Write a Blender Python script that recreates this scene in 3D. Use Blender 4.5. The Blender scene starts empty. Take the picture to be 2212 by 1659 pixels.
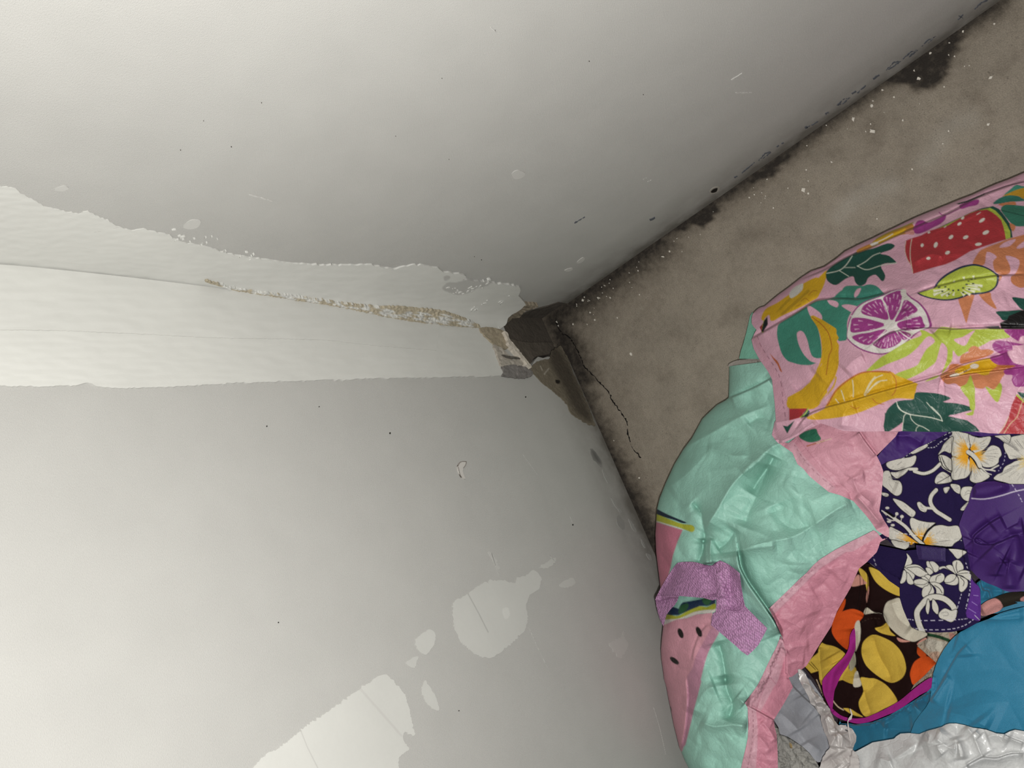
import bpy, math, random
import numpy as np
from mathutils import Matrix, Vector

# ------------------------------------------------------------------ camera
W, H, F = 2212, 1659, 1580.0
R = np.array([[0.36878475, -0.89013136, 0.26770126],
              [0.69586371, 0.45532699, 0.55538368],
              [-0.61625604, -0.01853344, 0.78732776]])      # camera axes (columns) in the room; corner of the room at the origin
CAM = np.array([0.29588, 0.42613, 0.73544])
scene = bpy.context.scene
cd = bpy.data.cameras.new('camera')
cam = bpy.data.objects.new('camera', cd)
scene.collection.objects.link(cam)
M = Matrix.Identity(4)
for i in range(3):
    for j in range(3):
        M[i][j] = R[i, j]
    M[i][3] = CAM[i]
cam.matrix_world = M
cd.sensor_width = 36.0
cd.lens = 36.0 * F / W
cd.clip_start = 0.01
scene.camera = cam

# ------------------------------------------------------------------ light: weak room light and the phone's own flash
world = bpy.data.worlds.new('room_light')
scene.world = world
world.use_nodes = True
bg = world.node_tree.nodes['Background']
bg.inputs['Color'].default_value = (1.0, 0.97, 0.93, 1)
bg.inputs['Strength'].default_value = 0.065
fl = bpy.data.lights.new('phone_flash', 'POINT')
fl.energy = 14.0
fl.color = (1.0, 0.985, 0.95)


fl.shadow_soft_size = 0.004
flo = bpy.data.objects.new('phone_flash', fl)
scene.collection.objects.link(flo)
off = R @ np.array([0.010, -0.018, 0.006])
FM = M.copy()
for i in range(3):
    FM[i][3] = CAM[i] + off[i]
flo.matrix_world = FM
vs = scene.view_settings
vs.view_transform = 'Standard'
vs.look = 'None'
vs.exposure = 0.0
vs.gamma = 1.0
vs.use_curve_mapping = False

# ------------------------------------------------------------------ helpers
KP = 0.72                                   # print colours: from how they photograph to reflectance
def lin(hx, k=1.0):
    c = [int(hx[i:i + 2], 16) / 255 for i in (1, 3, 5)]
    return np.array([k * (v / 12.92 if v <= .04045 else ((v + .055) / 1.055) ** 2.4) for v in c])

FR = {'P': (0, 0, 1), 'A': (1512, 350, 3.16), 'B': (1400, 750, 3.16), 'C': (1780, 900, 5.12), 'D': (1680, 1180, 4.158),
      'E': (1400, 1150, 5.027), 'F': (1412, 1450, 2.765), 'G': (880, 540, 3.687), 'H': (1200, 0, 2.186),
      'L': (0, 380, 3.16), 'M': (500, 500, 3.16), 'N': (550, 1150, 2.458), 'O': (0, 0, 2.0), 'S': (1150, 800, 3.317),
      'a': (1852, 370, 6.144), 'b': (1852, 630, 6.144), 'c': (1912, 880, 7.373), 'd': (1952, 1120, 8.508),
      'e': (1652, 1449, 7.9), 'f': (1892, 1449, 6.9125), 'g': (1562, 630, 6.9125)}
def T(s):
    """'A 10,20 30,40 B 5,5' -> points; a letter changes the measuring frame."""
    out = []; fr = FR['P']
    for w in s.split():
        if w in FR: fr = FR[w]
        else:
            x, y = w.split(',')
            out.append((fr[0] + float(x) / fr[2], fr[1] + float(y) / fr[2]))
    return np.array(out)
def spline(p, closed=True, n=5):
    p = np.asarray(p, float)
    N = len(p)
    if N < 3: return p
    out = []
    for i in range(N if closed else N - 1):
        if closed: a, b, c, d = p[i - 1], p[i], p[(i + 1) % N], p[(i + 2) % N]
        else: a, b, c, d = p[max(i - 1, 0)], p[i], p[i + 1], p[min(i + 2, N - 1)]
        for t in np.arange(n) / n:
            out.append(.5 * (2 * b + (c - a) * t + (2 * a - 5 * b + 4 * c - d) * t * t + (3 * b - a - 3 * c + d) * t ** 3))
    if not closed: out.append(p[-1])
    return np.array(out)
def jag(p, amp=1.5, seed=0, step=4.0, closed=True):
    rg = np.random.default_rng(seed); out = []
    N = len(p)
    for i in range(N if closed else N - 1):
        a, b = p[i], p[(i + 1) % N]
        L = np.hypot(*(b - a)); k = max(1, int(L / step))
        nrm = np.array([-(b - a)[1], (b - a)[0]]) / max(L, 1e-6)
        for j in range(k):
            out.append(a + (b - a) * j / k + nrm * rg.normal(0, amp) * (1 if j else .4))
    if not closed: out.append(p[-1])
    return np.array(out)
def inside(px, py, poly):
    r = np.zeros(px.shape, bool)
    x0, y0 = poly[-1]
    for x1, y1 in poly:
        m = (y1 > py) != (y0 > py)
        if m.any():
            with np.errstate(divide='ignore', invalid='ignore'):
                r ^= m & (px < (x0 - x1) * (py - y1) / (y0 - y1) + x1)
        x0, y0 = x1, y1
    return r
def dist(px, py, line, closed=False, want=False):
    """distance to a polyline, side (+ left / - right), and nearest point"""
    best = np.full(px.shape, 1e9); side = np.zeros(px.shape); nx = np.zeros(px.shape); ny = np.zeros(px.shape); tt = np.zeros(px.shape)
    N = len(line)
    segs = range(N if closed else N - 1)
    for i in segs:
        a, b = line[i], line[(i + 1) % N]
        dx, dy = b - a; L2 = dx * dx + dy * dy
        if L2 < 1e-9: continue
        t = np.clip(((px - a[0]) * dx + (py - a[1]) * dy) / L2, 0, 1)
        qx = a[0] + t * dx; qy = a[1] + t * dy
        d = np.hypot(px - qx, py - qy)
        m = d < best
        best = np.where(m, d, best)
        if want:
            nx = np.where(m, qx, nx); ny = np.where(m, qy, ny)
            side = np.where(m, np.sign(dx * (py - a[1]) - dy * (px - a[0])), side)
            tt = np.where(m, (i + t) / len(segs), tt)
    return (best, side, nx, ny, tt) if want else best

_rg = np.random.default_rng(7)
_perm = _rg.permutation(512)
_ga = _rg.uniform(0, 2 * np.pi, 512)
def perlin(x, y, seed=0):
    xi = np.floor(x).astype(int); yi = np.floor(y).astype(int)
    xf = x - xi; yf = y - yi
    def g(ix, iy, fx, fy):
        h = _ga[(_perm[(_perm[(ix + seed * 37) & 511] + iy) & 511] + seed) & 511]
        return np.cos(h) * fx + np.sin(h) * fy
    s = lambda t: t * t * t * (t * (t * 6 - 15) + 10)
    u, v = s(xf), s(yf)
    a = g(xi, yi, xf, yf); b = g(xi + 1, yi, xf - 1, yf); c = g(xi, yi + 1, xf, yf - 1); d = g(xi + 1, yi + 1, xf - 1, yf - 1)
    return (a + (b - a) * u) * (1 - v) + (c + (d - c) * u) * v
_rh = np.random.default_rng(3).uniform(-.5, .5, 512)
def facets(x, y, seed):
    """random heights on a triangle lattice, joined by flat facets"""
    k = (x + y) * .36602540378; xs, ys = x + k, y + k
    xi = np.floor(xs).astype(int); yi = np.floor(ys).astype(int); fx = xs - xi; fy = ys - yi
    hh = lambda a, b: _rh[(_perm[(_perm[(a + seed * 31) & 511] + b) & 511] + seed) & 511]
    h00, h10, h01, h11 = hh(xi, yi), hh(xi + 1, yi), hh(xi, yi + 1), hh(xi + 1, yi + 1)
    low = h00 + (h10 - h00) * fx + (h11 - h10) * fy
    up = h00 + (h01 - h00) * fy + (h11 - h01) * fx
    return np.where(fx > fy, low, up)
def crumple(U, V, lam, seed, ang=0.0, stretch=1.0):
    """sharp-creased crumple: flat facets plus ridged noise, optionally stretched along one direction"""
    c, s = math.cos(ang), math.sin(ang)
    x = (U * c + V * s) / stretch; y = -U * s + V * c
    wx = perlin(U / (lam * 1.7), V / (lam * 1.7), seed + 5) * .9; wy = perlin(U / (lam * 1.7), V / (lam * 1.7), seed + 9) * .9
    return .75 * facets(x / lam + wx, y / lam + wy, seed) + .45 * np.abs(perlin(x / lam * 1.2 + wx, y / lam * 1.2 + wy, seed + 2))

def dirs(U, V):
    d = np.stack([(U - W / 2) / F, -(V - H / 2) / F, -np.ones_like(U)], -1)
    return d @ R.T
def at_z(U, V, z):
    D = dirs(U, V); t = (z - CAM[2]) / D[..., 2]
    return CAM + t[..., None] * D
def at_x(U, V, x):
    D = dirs(U, V); t = (x - CAM[0]) / D[..., 0]
    return CAM + t[..., None] * D
def at_y(U, V, y):
    D = dirs(U, V); t = (y - CAM[1]) / D[..., 1]
    return CAM + t[..., None] * D
def pix(P):
    q = (np.asarray(P) - CAM) @ R
    return q[..., 0] / -q[..., 2] * F + W / 2, -q[..., 1] / -q[..., 2] * F + H / 2

def paint_all(U, V, base, paints, step):
    C = np.tile(np.append(base, 1.0), (len(U), 1))
    for op in paints:
        kind, pts = op[0], op[1]
        pad = (op[2] if kind in 'sd' else 0) + step * 2
        m = np.where((U > pts[:, 0].min() - pad) & (U < pts[:, 0].max() + pad) & (V > pts[:, 1].min() - pad) & (V < pts[:, 1].max() + pad))[0]
        if len(m) == 0: continue
        u, v = U[m], V[m]
        if kind == 'f':
            d = dist(u, v, pts, True)
            sd = np.where(inside(u, v, pts), d, -d)
            cov = np.clip(.5 + sd / step, 0, 1); col = op[2]
            if len(op) > 3: cov = np.clip(.5 + sd / op[3], 0, 1)
        else:
            d, _, _, _, t = dist(u, v, pts, False, True)
            cov = np.clip(.5 + (op[2] / 2 - d) / step, 0, 1); col = op[3]
            if kind == 'd':
                L = np.hypot(*np.diff(pts, axis=0).T).sum()
                cov = cov * (((t * L) % (op[4] + op[5])) < op[4])
        C[m, :3] = C[m, :3] * (1 - cov[:, None]) + col[None] * cov[:, None]
    return C

def sheet(outline, pos, base, paints=(), step=2.0, skirt=None, post=None):
    """outline in photo pixels -> grid mesh in the room.  pos(U,V)->points, skirt(P,U,V)->points below the edge"""
    outline = np.asarray(outline, float)
    lo = outline.min(0) - step; hi = outline.max(0) + step
    us = np.arange(lo[0], hi[0] + step, step); vs_ = np.arange(lo[1], hi[1] + step, step)
    nu, nv = len(us), len(vs_)
    GU, GV = np.meshgrid(us, vs_)
    keep = inside((GU[:-1, :-1] + step / 2).ravel(), (GV[:-1, :-1] + step / 2).ravel(), outline).reshape(nv - 1, nu - 1)
    jj, ii = np.where(keep)
    quads = np.stack([jj * nu + ii, (jj + 1) * nu + ii, (jj + 1) * nu + ii + 1, jj * nu + ii + 1], 1)
    used, inv = np.unique(quads.ravel(), return_inverse=True)
    quads = inv.reshape(-1, 4)
    U = GU.ravel()[used]; V = GV.ravel()[used]
    E = np.concatenate([quads[:, [0, 1]], quads[:, [1, 2]], quads[:, [2, 3]], quads[:, [3, 0]]])
    key = np.sort(E, 1); key = key[:, 0].astype(np.int64) * (len(U) + 1) + key[:, 1]
    _, first, cnt = np.unique(key, return_index=True, return_counts=True)
    be = E[first[cnt == 1]]
    bv = np.unique(be)
    d, _, nx, ny, _ = dist(U[bv], V[bv], outline, True, True)
    ok = d < step * 1.5
    U[bv[ok]] = nx[ok]; V[bv[ok]] = ny[ok]
    P = pos(U, V)
    C = paint_all(U, V, base, paints, step)
    faces = [quads]
    if skirt is not None:
        mp = {b: k for k, b in enumerate(bv)}
        n0 = len(U); top = P[bv]; low = skirt(top, U[bv], V[bv])
        P = np.concatenate([P, top, low]); C = np.concatenate([C, C[bv], C[bv]])
        a = np.array([mp[x] for x in be[:, 0]]); b = np.array([mp[x] for x in be[:, 1]])
        faces.append(np.stack([n0 + b, n0 + a, n0 + len(bv) + a, n0 + len(bv) + b], 1))
    if hasattr(pos, 'last'): deposit(*pos.last)
    return P, np.concatenate(faces), C

col = scene.collection
def link_mesh(name, parts, mat, parent=None, smooth=True):
    if not isinstance(parts, list): parts = [parts]
    Ps, Fs, Cs = [], [], []; n = 0
    for P, Fc, C in parts:
        Ps.append(P); Fs.append(Fc + n); Cs.append(C); n += len(P)
    P = np.concatenate(Ps); Fc = np.concatenate(Fs); C = np.concatenate(Cs)
    L = np.array(parent.location) if parent is not None else np.zeros(3)
    if parent is not None and parent.parent is not None: L = L + np.array(parent.parent.location)
    me = bpy.data.meshes.new(name)
    me.vertices.add(len(P)); me.vertices.foreach_set('co', (P - L).ravel())
    me.loops.add(Fc.size); me.loops.foreach_set('vertex_index', Fc.ravel().astype(np.int32))
    me.polygons.add(len(Fc)); me.polygons.foreach_set('loop_start', np.arange(0, Fc.size, Fc.shape[1], dtype=np.int32))
    me.polygons.foreach_set('loop_total', np.full(len(Fc), Fc.shape[1], np.int32))
    me.update(calc_edges=True); me.validate()
    at = me.color_attributes.new('Col', 'FLOAT_COLOR', 'POINT')
    at.data.foreach_set('color', C.astype(np.float32).ravel())
    if smooth: me.polygons.foreach_set('use_smooth', np.ones(len(Fc), bool))
    me.materials.append(mat)
    o = bpy.data.objects.new(name, me); col.objects.link(o)
    if parent is not None: o.parent = parent
    return o
def thing(name, label, cat, loc, group=None):
    o = bpy.data.objects.new(name, None); col.objects.link(o)
    o.empty_display_size = .03; o.location = loc; o['label'] = label; o['category'] = cat
    if group: o['group'] = group
    return o

# ------------------------------------------------------------------ materials (all node based)
def base_mat(name, rough, spec=.5, colour=None):
    m = bpy.data.materials.new(name); m.use_nodes = True
    nt = m.node_tree; b = nt.nodes['Principled BSDF']
    b.inputs['Roughness'].default_value = rough
    b.inputs['Specular IOR Level'].default_value = spec
    tc = nt.nodes.new('ShaderNodeTexCoord')
    if colour is None:
        a = nt.nodes.new('ShaderNodeVertexColor'); a.layer_name = 'Col'
        csock = a.outputs['Color']
    else:
        r = nt.nodes.new('ShaderNodeRGB'); r.outputs[0].default_value = (*colour, 1); csock = r.outputs[0]
    return m, nt, b, tc, csock
def tex(nt, tc, kind, scale, detail=4, rough=.55, vec=None, feature=None):
    n = nt.nodes.new('ShaderNodeTex' + kind)
    n.inputs['Scale'].default_value = scale
    if kind == 'Noise': n.inputs['Detail'].default_value = detail; n.inputs['Roughness'].default_value = rough
    if feature: n.feature = feature
    nt.links.new(vec or tc.outputs['Object'], n.inputs['Vector'])
    return n
def mth(nt, op, a, b=None, c=None):
    n = nt.nodes.new('ShaderNodeMath'); n.operation = op
    for k, v in enumerate((a, b, c)):
        if v is None: continue
        if isinstance(v, (int, float)): n.inputs[k].default_value = v
        else: nt.links.new(v, n.inputs[k])
    return n.outputs[0]
def vary(nt, csock, fac, lo, hi):
    """multiply a colour by a value running from lo to hi with fac (weave, stain, fibre variation)"""
    mr = nt.nodes.new('ShaderNodeMapRange'); nt.links.new(fac, mr.inputs[0])
    mr.inputs[1].default_value = .3; mr.inputs[2].default_value = .7; mr.inputs[3].default_value = lo; mr.inputs[4].default_value = hi
    mx = nt.nodes.new('ShaderNodeVectorMath'); mx.operation = 'SCALE'
    nt.links.new(csock, mx.inputs[0]); nt.links.new(mr.outputs[0], mx.inputs['Scale'])
    return mx.outputs[0]
def bump(nt, b, h, dist_, strength=1.0, prev=None):
    n = nt.nodes.new('ShaderNodeBump'); n.inputs['Distance'].default_value = dist_; n.inputs['Strength'].default_value = strength
    nt.links.new(h, n.inputs['Height'])
    if prev is not None: nt.links.new(prev.outputs[0], n.inputs['Normal'])
    nt.links.new(n.outputs[0], b.inputs['Normal'])
    return n
def plastic_mat(name, rough=.36, spec=.5, crack=230, amt=.0007):
    m, nt, b, tc, c = base_mat(name, rough, spec)
    n = tex(nt, tc, 'Noise', 60, 3)
    warp = nt.nodes.new('ShaderNodeVectorMath'); warp.operation = 'MULTIPLY_ADD'
    nt.links.new(n.outputs['Color'], warp.inputs[0]); warp.inputs[1].default_value = (.012,) * 3
    nt.links.new(tc.outputs['Object'], warp.inputs[2])
    v = tex(nt, tc, 'Voronoi', crack, vec=warp.outputs[0], feature='DISTANCE_TO_EDGE')
    e = mth(nt, 'MINIMUM', v.outputs['Distance'], .12)
    n2 = tex(nt, tc, 'Noise', 420, 4)
    h = mth(nt, 'ADD', mth(nt, 'MULTIPLY', e, 4.0), mth(nt, 'MULTIPLY', n2.outputs['Fac'], .7))
    bump(nt, b, h, amt)
    n3 = tex(nt, tc, 'Noise', 900, 2)
    nt.links.new(vary(nt, c, n3.outputs['Fac'], .93, 1.05), b.inputs['Base Color'])
    return m
def cloth_mat(name, rough=.85, spec=.2, thread=1500, amt=.00025, sheen=0.0, vr=(.88, 1.1)):
    m, nt, b, tc, c = base_mat(name, rough, spec)
    w1 = tex(nt, tc, 'Noise', thread, 2)
    n2 = tex(nt, tc, 'Noise', 140, 3)
    bump(nt, b, mth(nt, 'ADD', w1.outputs['Fac'], mth(nt, 'MULTIPLY', n2.outputs['Fac'], 2.0)), amt)
    if sheen:
        b.inputs['Sheen Weight'].default_value = sheen
    nt.links.new(vary(nt, c, w1.outputs['Fac'], *vr), b.inputs['Base Color'])
    return m

# ------------------------------------------------------------------ the room
def wall_mat(name, colour, zaxis=True):
    m, nt, b, tc, c = base_mat(name, .9, .15, colour)
    sx = nt.nodes.new('ShaderNodeSeparateXYZ'); nt.links.new(tc.outputs['Object'], sx.inputs[0])
    fib = nt.nodes.new('ShaderNodeMapping'); fib.inputs['Scale'].default_value = (1, 1, 2.2); nt.links.new(tc.outputs['Object'], fib.inputs[0])
    n1 = tex(nt, tc, 'Noise', 950, 3, vec=fib.outputs[0]); n2 = tex(nt, tc, 'Noise', 28, 4); n3 = tex(nt, tc, 'Noise', 2400, 2)
    c1 = vary(nt, c, n1.outputs['Fac'], .965, 1.03)
    c1 = vary(nt, c1, n2.outputs['Fac'], .97, 1.02)
    # grime along the foot of the wall, plus painted-in shade fading upward
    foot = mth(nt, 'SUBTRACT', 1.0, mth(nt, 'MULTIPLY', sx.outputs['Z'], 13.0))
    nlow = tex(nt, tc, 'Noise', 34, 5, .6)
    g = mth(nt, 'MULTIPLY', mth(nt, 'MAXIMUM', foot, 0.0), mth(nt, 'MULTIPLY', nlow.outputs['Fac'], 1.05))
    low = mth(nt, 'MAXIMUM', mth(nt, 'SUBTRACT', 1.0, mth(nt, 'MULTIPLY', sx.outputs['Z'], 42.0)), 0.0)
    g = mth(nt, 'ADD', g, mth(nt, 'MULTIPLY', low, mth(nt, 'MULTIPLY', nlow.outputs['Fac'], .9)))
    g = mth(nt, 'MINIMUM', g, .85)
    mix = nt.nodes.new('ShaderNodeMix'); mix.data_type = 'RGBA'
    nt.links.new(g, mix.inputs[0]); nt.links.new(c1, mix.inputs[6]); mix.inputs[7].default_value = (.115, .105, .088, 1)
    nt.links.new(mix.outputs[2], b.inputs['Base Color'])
    bump(nt, b, mth(nt, 'ADD', n1.outputs['Fac'], mth(nt, 'MULTIPLY', n3.outputs['Fac'], .6)), .00018)
    return m
PAPER = (.42, .415, .395)
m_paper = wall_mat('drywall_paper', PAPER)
def mud_mat():
    m, nt, b, tc, c = base_mat('joint_compound', .62, .3)
    n1 = tex(nt, tc, 'Noise', 18, 4); n2 = tex(nt, tc, 'Noise', 160, 3)
    st = nt.nodes.new('ShaderNodeMapping'); st.inputs['Scale'].default_value = (3, 3, .35); nt.links.new(tc.outputs['Object'], st.inputs[0])
    n3 = tex(nt, tc, 'Noise', 120, 3, vec=st.outputs[0])
    nt.links.new(vary(nt, c, n1.outputs['Fac'], .96, 1.03), b.inputs['Base Color'])
    bump(nt, b, mth(nt, 'ADD', n2.outputs['Fac'], mth(nt, 'MULTIPLY', n3.outputs['Fac'], .6)), .00012)
    return m
m_mud = mud_mat()
def rough_mat(name, amt, scale, rough=.9):
    m, nt, b, tc, c = base_mat(name, rough, .25)
    n1 = tex(nt, tc, 'Noise', scale, 6, .65); n2 = tex(nt, tc, 'Noise', scale * .3, 4)
    nt.links.new(vary(nt, vary(nt, c, n1.outputs['Fac'], .85, 1.12), n2.outputs['Fac'], .9, 1.08), b.inputs['Base Color'])
    bump(nt, b, n1.outputs['Fac'], amt)
    return m
m_rough = rough_mat('rough_filler', .0012, 240)
m_core = rough_mat('broken_core', .002, 120)
m_chip = rough_mat('paint_chip', .0003, 300, .6)

from mathutils.geometry import tessellate_polygon
def wall_panel(name, pts2, place, back, label):
    """a drywall sheet: outline on the wall plane, 12 mm thick"""
    tri = tessellate_polygon([[Vector((a, b, 0)) for a, b in pts2]])
    front = [place(a, b) for a, b in pts2]; n = len(front)
    verts = front + [tuple(np.array(p) + back) for p in front]
    faces = []
    for t in tri:
        a, b, c = [np.array(front[i]) for i in t]
        nn = np.cross(b - a, c - a)
        t = tuple(t) if nn @ back < 0 else tuple(reversed(t))
        faces.append(t); faces.append(tuple(i + n for i in reversed(t)))
    for i in range(n):
        faces.append((i, (i + 1) % n, n + (i + 1) % n, n + i))
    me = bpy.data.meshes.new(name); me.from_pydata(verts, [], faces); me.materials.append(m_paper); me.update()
    o = bpy.data.objects.new(name, me); col.objects.link(o); o['kind'] = 'structure'; o['label'] = label
    return o
def uvA(s):
    p = T(s); q = at_x(p[:, 0], p[:, 1], 0.0); return [(y, z) for _, y, z in q]
def uvB(s):
    p = T(s); q = at_y(p[:, 0], p[:, 1], 0.0); return [(x, z) for x, _, z in q]
GAP = .003
nA = uvA('G 1290,428 1200,412 1120,440 1050,456 1010,470 960,474 945,492 905,505 895,525 850,540 820,570 790,588')
nA = [(max(y, .0005), z) for y, z in nA]
nA[0] = (nA[0][0], GAP)
nB = uvB('G 800,690 830,745 865,790 900,840 940,880 985,930 1010,885 1040,850 1080,860 1120,848')
nB = [(max(x, .0005), z) for x, z in nB]
topA = nA[-1][1]
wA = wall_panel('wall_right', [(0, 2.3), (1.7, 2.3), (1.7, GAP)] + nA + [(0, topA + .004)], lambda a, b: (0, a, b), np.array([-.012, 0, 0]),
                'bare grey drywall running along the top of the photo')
topB = nB[0][1]
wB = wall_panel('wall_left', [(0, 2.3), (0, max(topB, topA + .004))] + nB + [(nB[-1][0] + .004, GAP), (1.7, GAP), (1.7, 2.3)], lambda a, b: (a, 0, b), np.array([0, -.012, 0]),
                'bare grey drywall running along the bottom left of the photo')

# concrete core behind the broken-out corner
def quad_part(pts, c):
    return np.array(pts, float), np.array([[0, 1, 2, 3]]), np.tile(np.append(c, 1), (4, 1))
dk = lin('#6a6259', .6)
link_mesh('masonry_core', [quad_part([(-.013, -.03, -.01), (-.013, 1.7, -.01), (-.013, 1.7, .3), (-.013, -.03, .3)], dk),
                           quad_part([(-.03, -.013, .3), (1.7, -.013, .3), (1.7, -.013, -.01), (-.03, -.013, -.01)], dk)], m_core, wA, False)['label'] = 'dark grey masonry behind the broken corner of the drywall'

# floor
FX, FY, ST = 1.7, 1.7, .004
xs = np.arange(-.03, 1.0, ST); ys = np.arange(-.03, 1.0, ST)
xs = np.append(xs, [1.2, 1.7]); ys = np.append(ys, [1.2, 1.7])
GX, GY = np.meshgrid(xs, ys); nx_, ny_ = len(xs), len(ys)
FP = np.stack([GX.ravel(), GY.ravel(), np.zeros(GX.size)], 1)
fu, fv = pix(FP)
dirt = np.zeros(len(FP))
def stain(s, a, soft, amp=6, closed=True):
    global dirt
    p = spline(T(s))
    d, _, _, _, _ = dist(fu, fv, p, True, True)
    sd = np.where(inside(fu, fv, p), d, -d) + perlin(fu / 14, fv / 14, 3) * amp + perlin(fu / 6, fv / 6, 4) * amp * .5
    dirt = np.maximum(dirt, a * np.clip(.5 + sd / soft, 0, 1))
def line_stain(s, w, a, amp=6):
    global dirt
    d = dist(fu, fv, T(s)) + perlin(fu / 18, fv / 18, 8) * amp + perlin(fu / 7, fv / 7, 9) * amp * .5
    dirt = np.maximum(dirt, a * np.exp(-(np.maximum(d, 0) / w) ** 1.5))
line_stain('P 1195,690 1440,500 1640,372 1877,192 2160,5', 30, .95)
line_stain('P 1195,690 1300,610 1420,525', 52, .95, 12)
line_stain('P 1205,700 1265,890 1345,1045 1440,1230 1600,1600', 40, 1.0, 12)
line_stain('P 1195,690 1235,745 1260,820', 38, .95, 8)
line_stain('P 1300,760 1360,900', 26, .18, 8)
stain('H 560,1080 640,1010 700,985 760,960 775,1000 740,1040 700,1075 650,1060 610,1090', 1.0, 6)
stain('H 860,880 960,810 1060,740 1120,715 1110,760 1060,790 1040,830 980,850 900,870', 1.0, 7)
stain('H 1520,420 1640,310 1760,240 1900,140 1930,170 1880,270 1850,360 1780,420 1680,410 1600,400', 1.0, 12, 8)
stain('H 1650,390 1760,300 1860,300 1810,400 1720,430', 1.0, 20, 8)
blot = np.clip(perlin(fu / 60, fv / 60, 21) * 1.4, 0, 1) * .34 + np.clip(perlin(fu / 130, fv / 130, 22), 0, 1) * .28
dirt = np.maximum(dirt, blot)
pale = np.zeros(len(FP))
for s, w, a in (('A 960,360 1020,290 1060,240 1180,220', 20, .8), ('H 1740,770 1800,700 1850,600 1960,560', 20, .6), ('H 1370,980 1480,900 1600,880', 22, .7)):
    d = dist(fu, fv, T(s)) + perlin(fu / 12, fv / 12, 31) * 10
    pale = np.maximum(pale, a * np.exp(-(np.maximum(d, 0) / w) ** 2))
ii, jj = np.meshgrid(np.arange(nx_ - 1), np.arange(ny_ - 1)); k0 = (jj * nx_ + ii).ravel()
FQ = np.stack([k0, k0 + 1, k0 + nx_ + 1, k0 + nx_], 1)
m_floor, nt, b, tc, c = base_mat('stained_concrete', .82, .3)
sc = nt.nodes.new('ShaderNodeSeparateColor'); nt.links.new(c, sc.inputs[0])
n1 = tex(nt, tc, 'Noise', 26, 6, .6); n2 = tex(nt, tc, 'Noise', 150, 6, .65); n3 = tex(nt, tc, 'Noise', 900, 3); n4 = tex(nt, tc, 'Voronoi', 330)
dd = mth(nt, 'ADD', sc.outputs[0], mth(nt, 'MULTIPLY', mth(nt, 'SUBTRACT', n2.outputs['Fac'], .5), .8))
dd = mth(nt, 'MINIMUM', mth(nt, 'MAXIMUM', dd, 0.0), 1.0)
rp = nt.nodes.new('ShaderNodeValToRGB'); nt.links.new(dd, rp.inputs[0])
el = rp.color_ramp.elements
el[0].position = 0.0; el[0].color = (.25, .218, .175, 1)
el[1].position = 1.0; el[1].color = (.026, .021, .017, 1)
e2 = el.new(.35); e2.color = (.19, .162, .128, 1)
e3 = el.new(.7); e3.color = (.09, .075, .058, 1)
mx = nt.nodes.new('ShaderNodeMix'); mx.data_type = 'RGBA'
pf = mth(nt, 'MULTIPLY', sc.outputs[1], n2.outputs['Fac'])
nt.links.new(pf, mx.inputs[0]); nt.links.new(rp.outputs[0], mx.inputs[6]); mx.inputs[7].default_value = (.34, .32, .28, 1)
cc = vary(nt, mx.outputs[2], n1.outputs['Fac'], .88, 1.1)
cc = vary(nt, cc, n3.outputs['Fac'], .8, 1.18)
spk = mth(nt, 'LESS_THAN', n4.outputs['Distance'], .17)
sp2 = tex(nt, tc, 'Noise', 45, 2)
spk = mth(nt, 'MULTIPLY', spk, mth(nt, 'GREATER_THAN', sp2.outputs['Fac'], .55))
mx2 = nt.nodes.new('ShaderNodeMix'); mx2.data_type = 'RGBA'
nt.links.new(mth(nt, 'MULTIPLY', spk, .4), mx2.inputs[0]); nt.links.new(cc, mx2.inputs[6]); mx2.inputs[7].default_value = (.05, .043, .035, 1)
nt.links.new(mx2.outputs[2], b.inputs['Base Color'])
bump(nt, b, mth(nt, 'ADD', n2.outputs['Fac'], mth(nt, 'MULTIPLY', n3.outputs['Fac'], .5)), .0009)
floor = link_mesh('floor', (FP, FQ, np.stack([dirt, pale, 0 * dirt, 0 * dirt + 1], 1)), m_floor)
floor['kind'] = 'structure'; floor['label'] = 'stained brown grey concrete floor'

def onA(t):  return lambda U, V: at_x(U, V, t)
def onB(t):  return lambda U, V: at_y(U, V, t)
def backA(P, U, V): Q = P.copy(); Q[:, 0] = 0.0; return Q
def backB(P, U, V): Q = P.copy(); Q[:, 1] = 0.0; return Q
def ribbon(pts, w0, w1=None, seed=0, amp=.4):
    """outline of a line with a width (in photo pixels)"""
    p = np.asarray(pts, float); n = len(p); w1 = w0 if w1 is None else w1
    tg = np.gradient(p, axis=0); tg /= np.maximum(np.hypot(*tg.T), 1e-6)[:, None]
    nr = np.stack([-tg[:, 1], tg[:, 0]], 1); rg = np.random.default_rng(seed)
    w = np.linspace(w0, w1, n) * (1 + rg.normal(0, amp * .3, n)) / 2
    return np.concatenate([p + nr * w[:, None], (p - nr * w[:, None])[::-1]])

# crack across the floor, from the corner to under the bag
ck = jag(spline(T('G 1180,560 1210,640 1280,690 1340,770 1385,870 1410,930 1480,1000 1560,1085 1600,1130 1630,1200 1710,1310 1750,1380 1755,1450 1775,1540 1800,1590 1860,1655'), False, 3), 1.0, 3, 3, False)
pc = sheet(ribbon(ck, 1.8, 1.7, 4, 1.6), lambda U, V: at_z(U, V, .0004), lin('#201b17', .35), (), 1.0, lambda P, U, V: P - np.array([0, 0, .0012]))
o = link_mesh('crack', pc, m_core, floor); o['label'] = 'thin dark crack running through the concrete'

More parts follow.
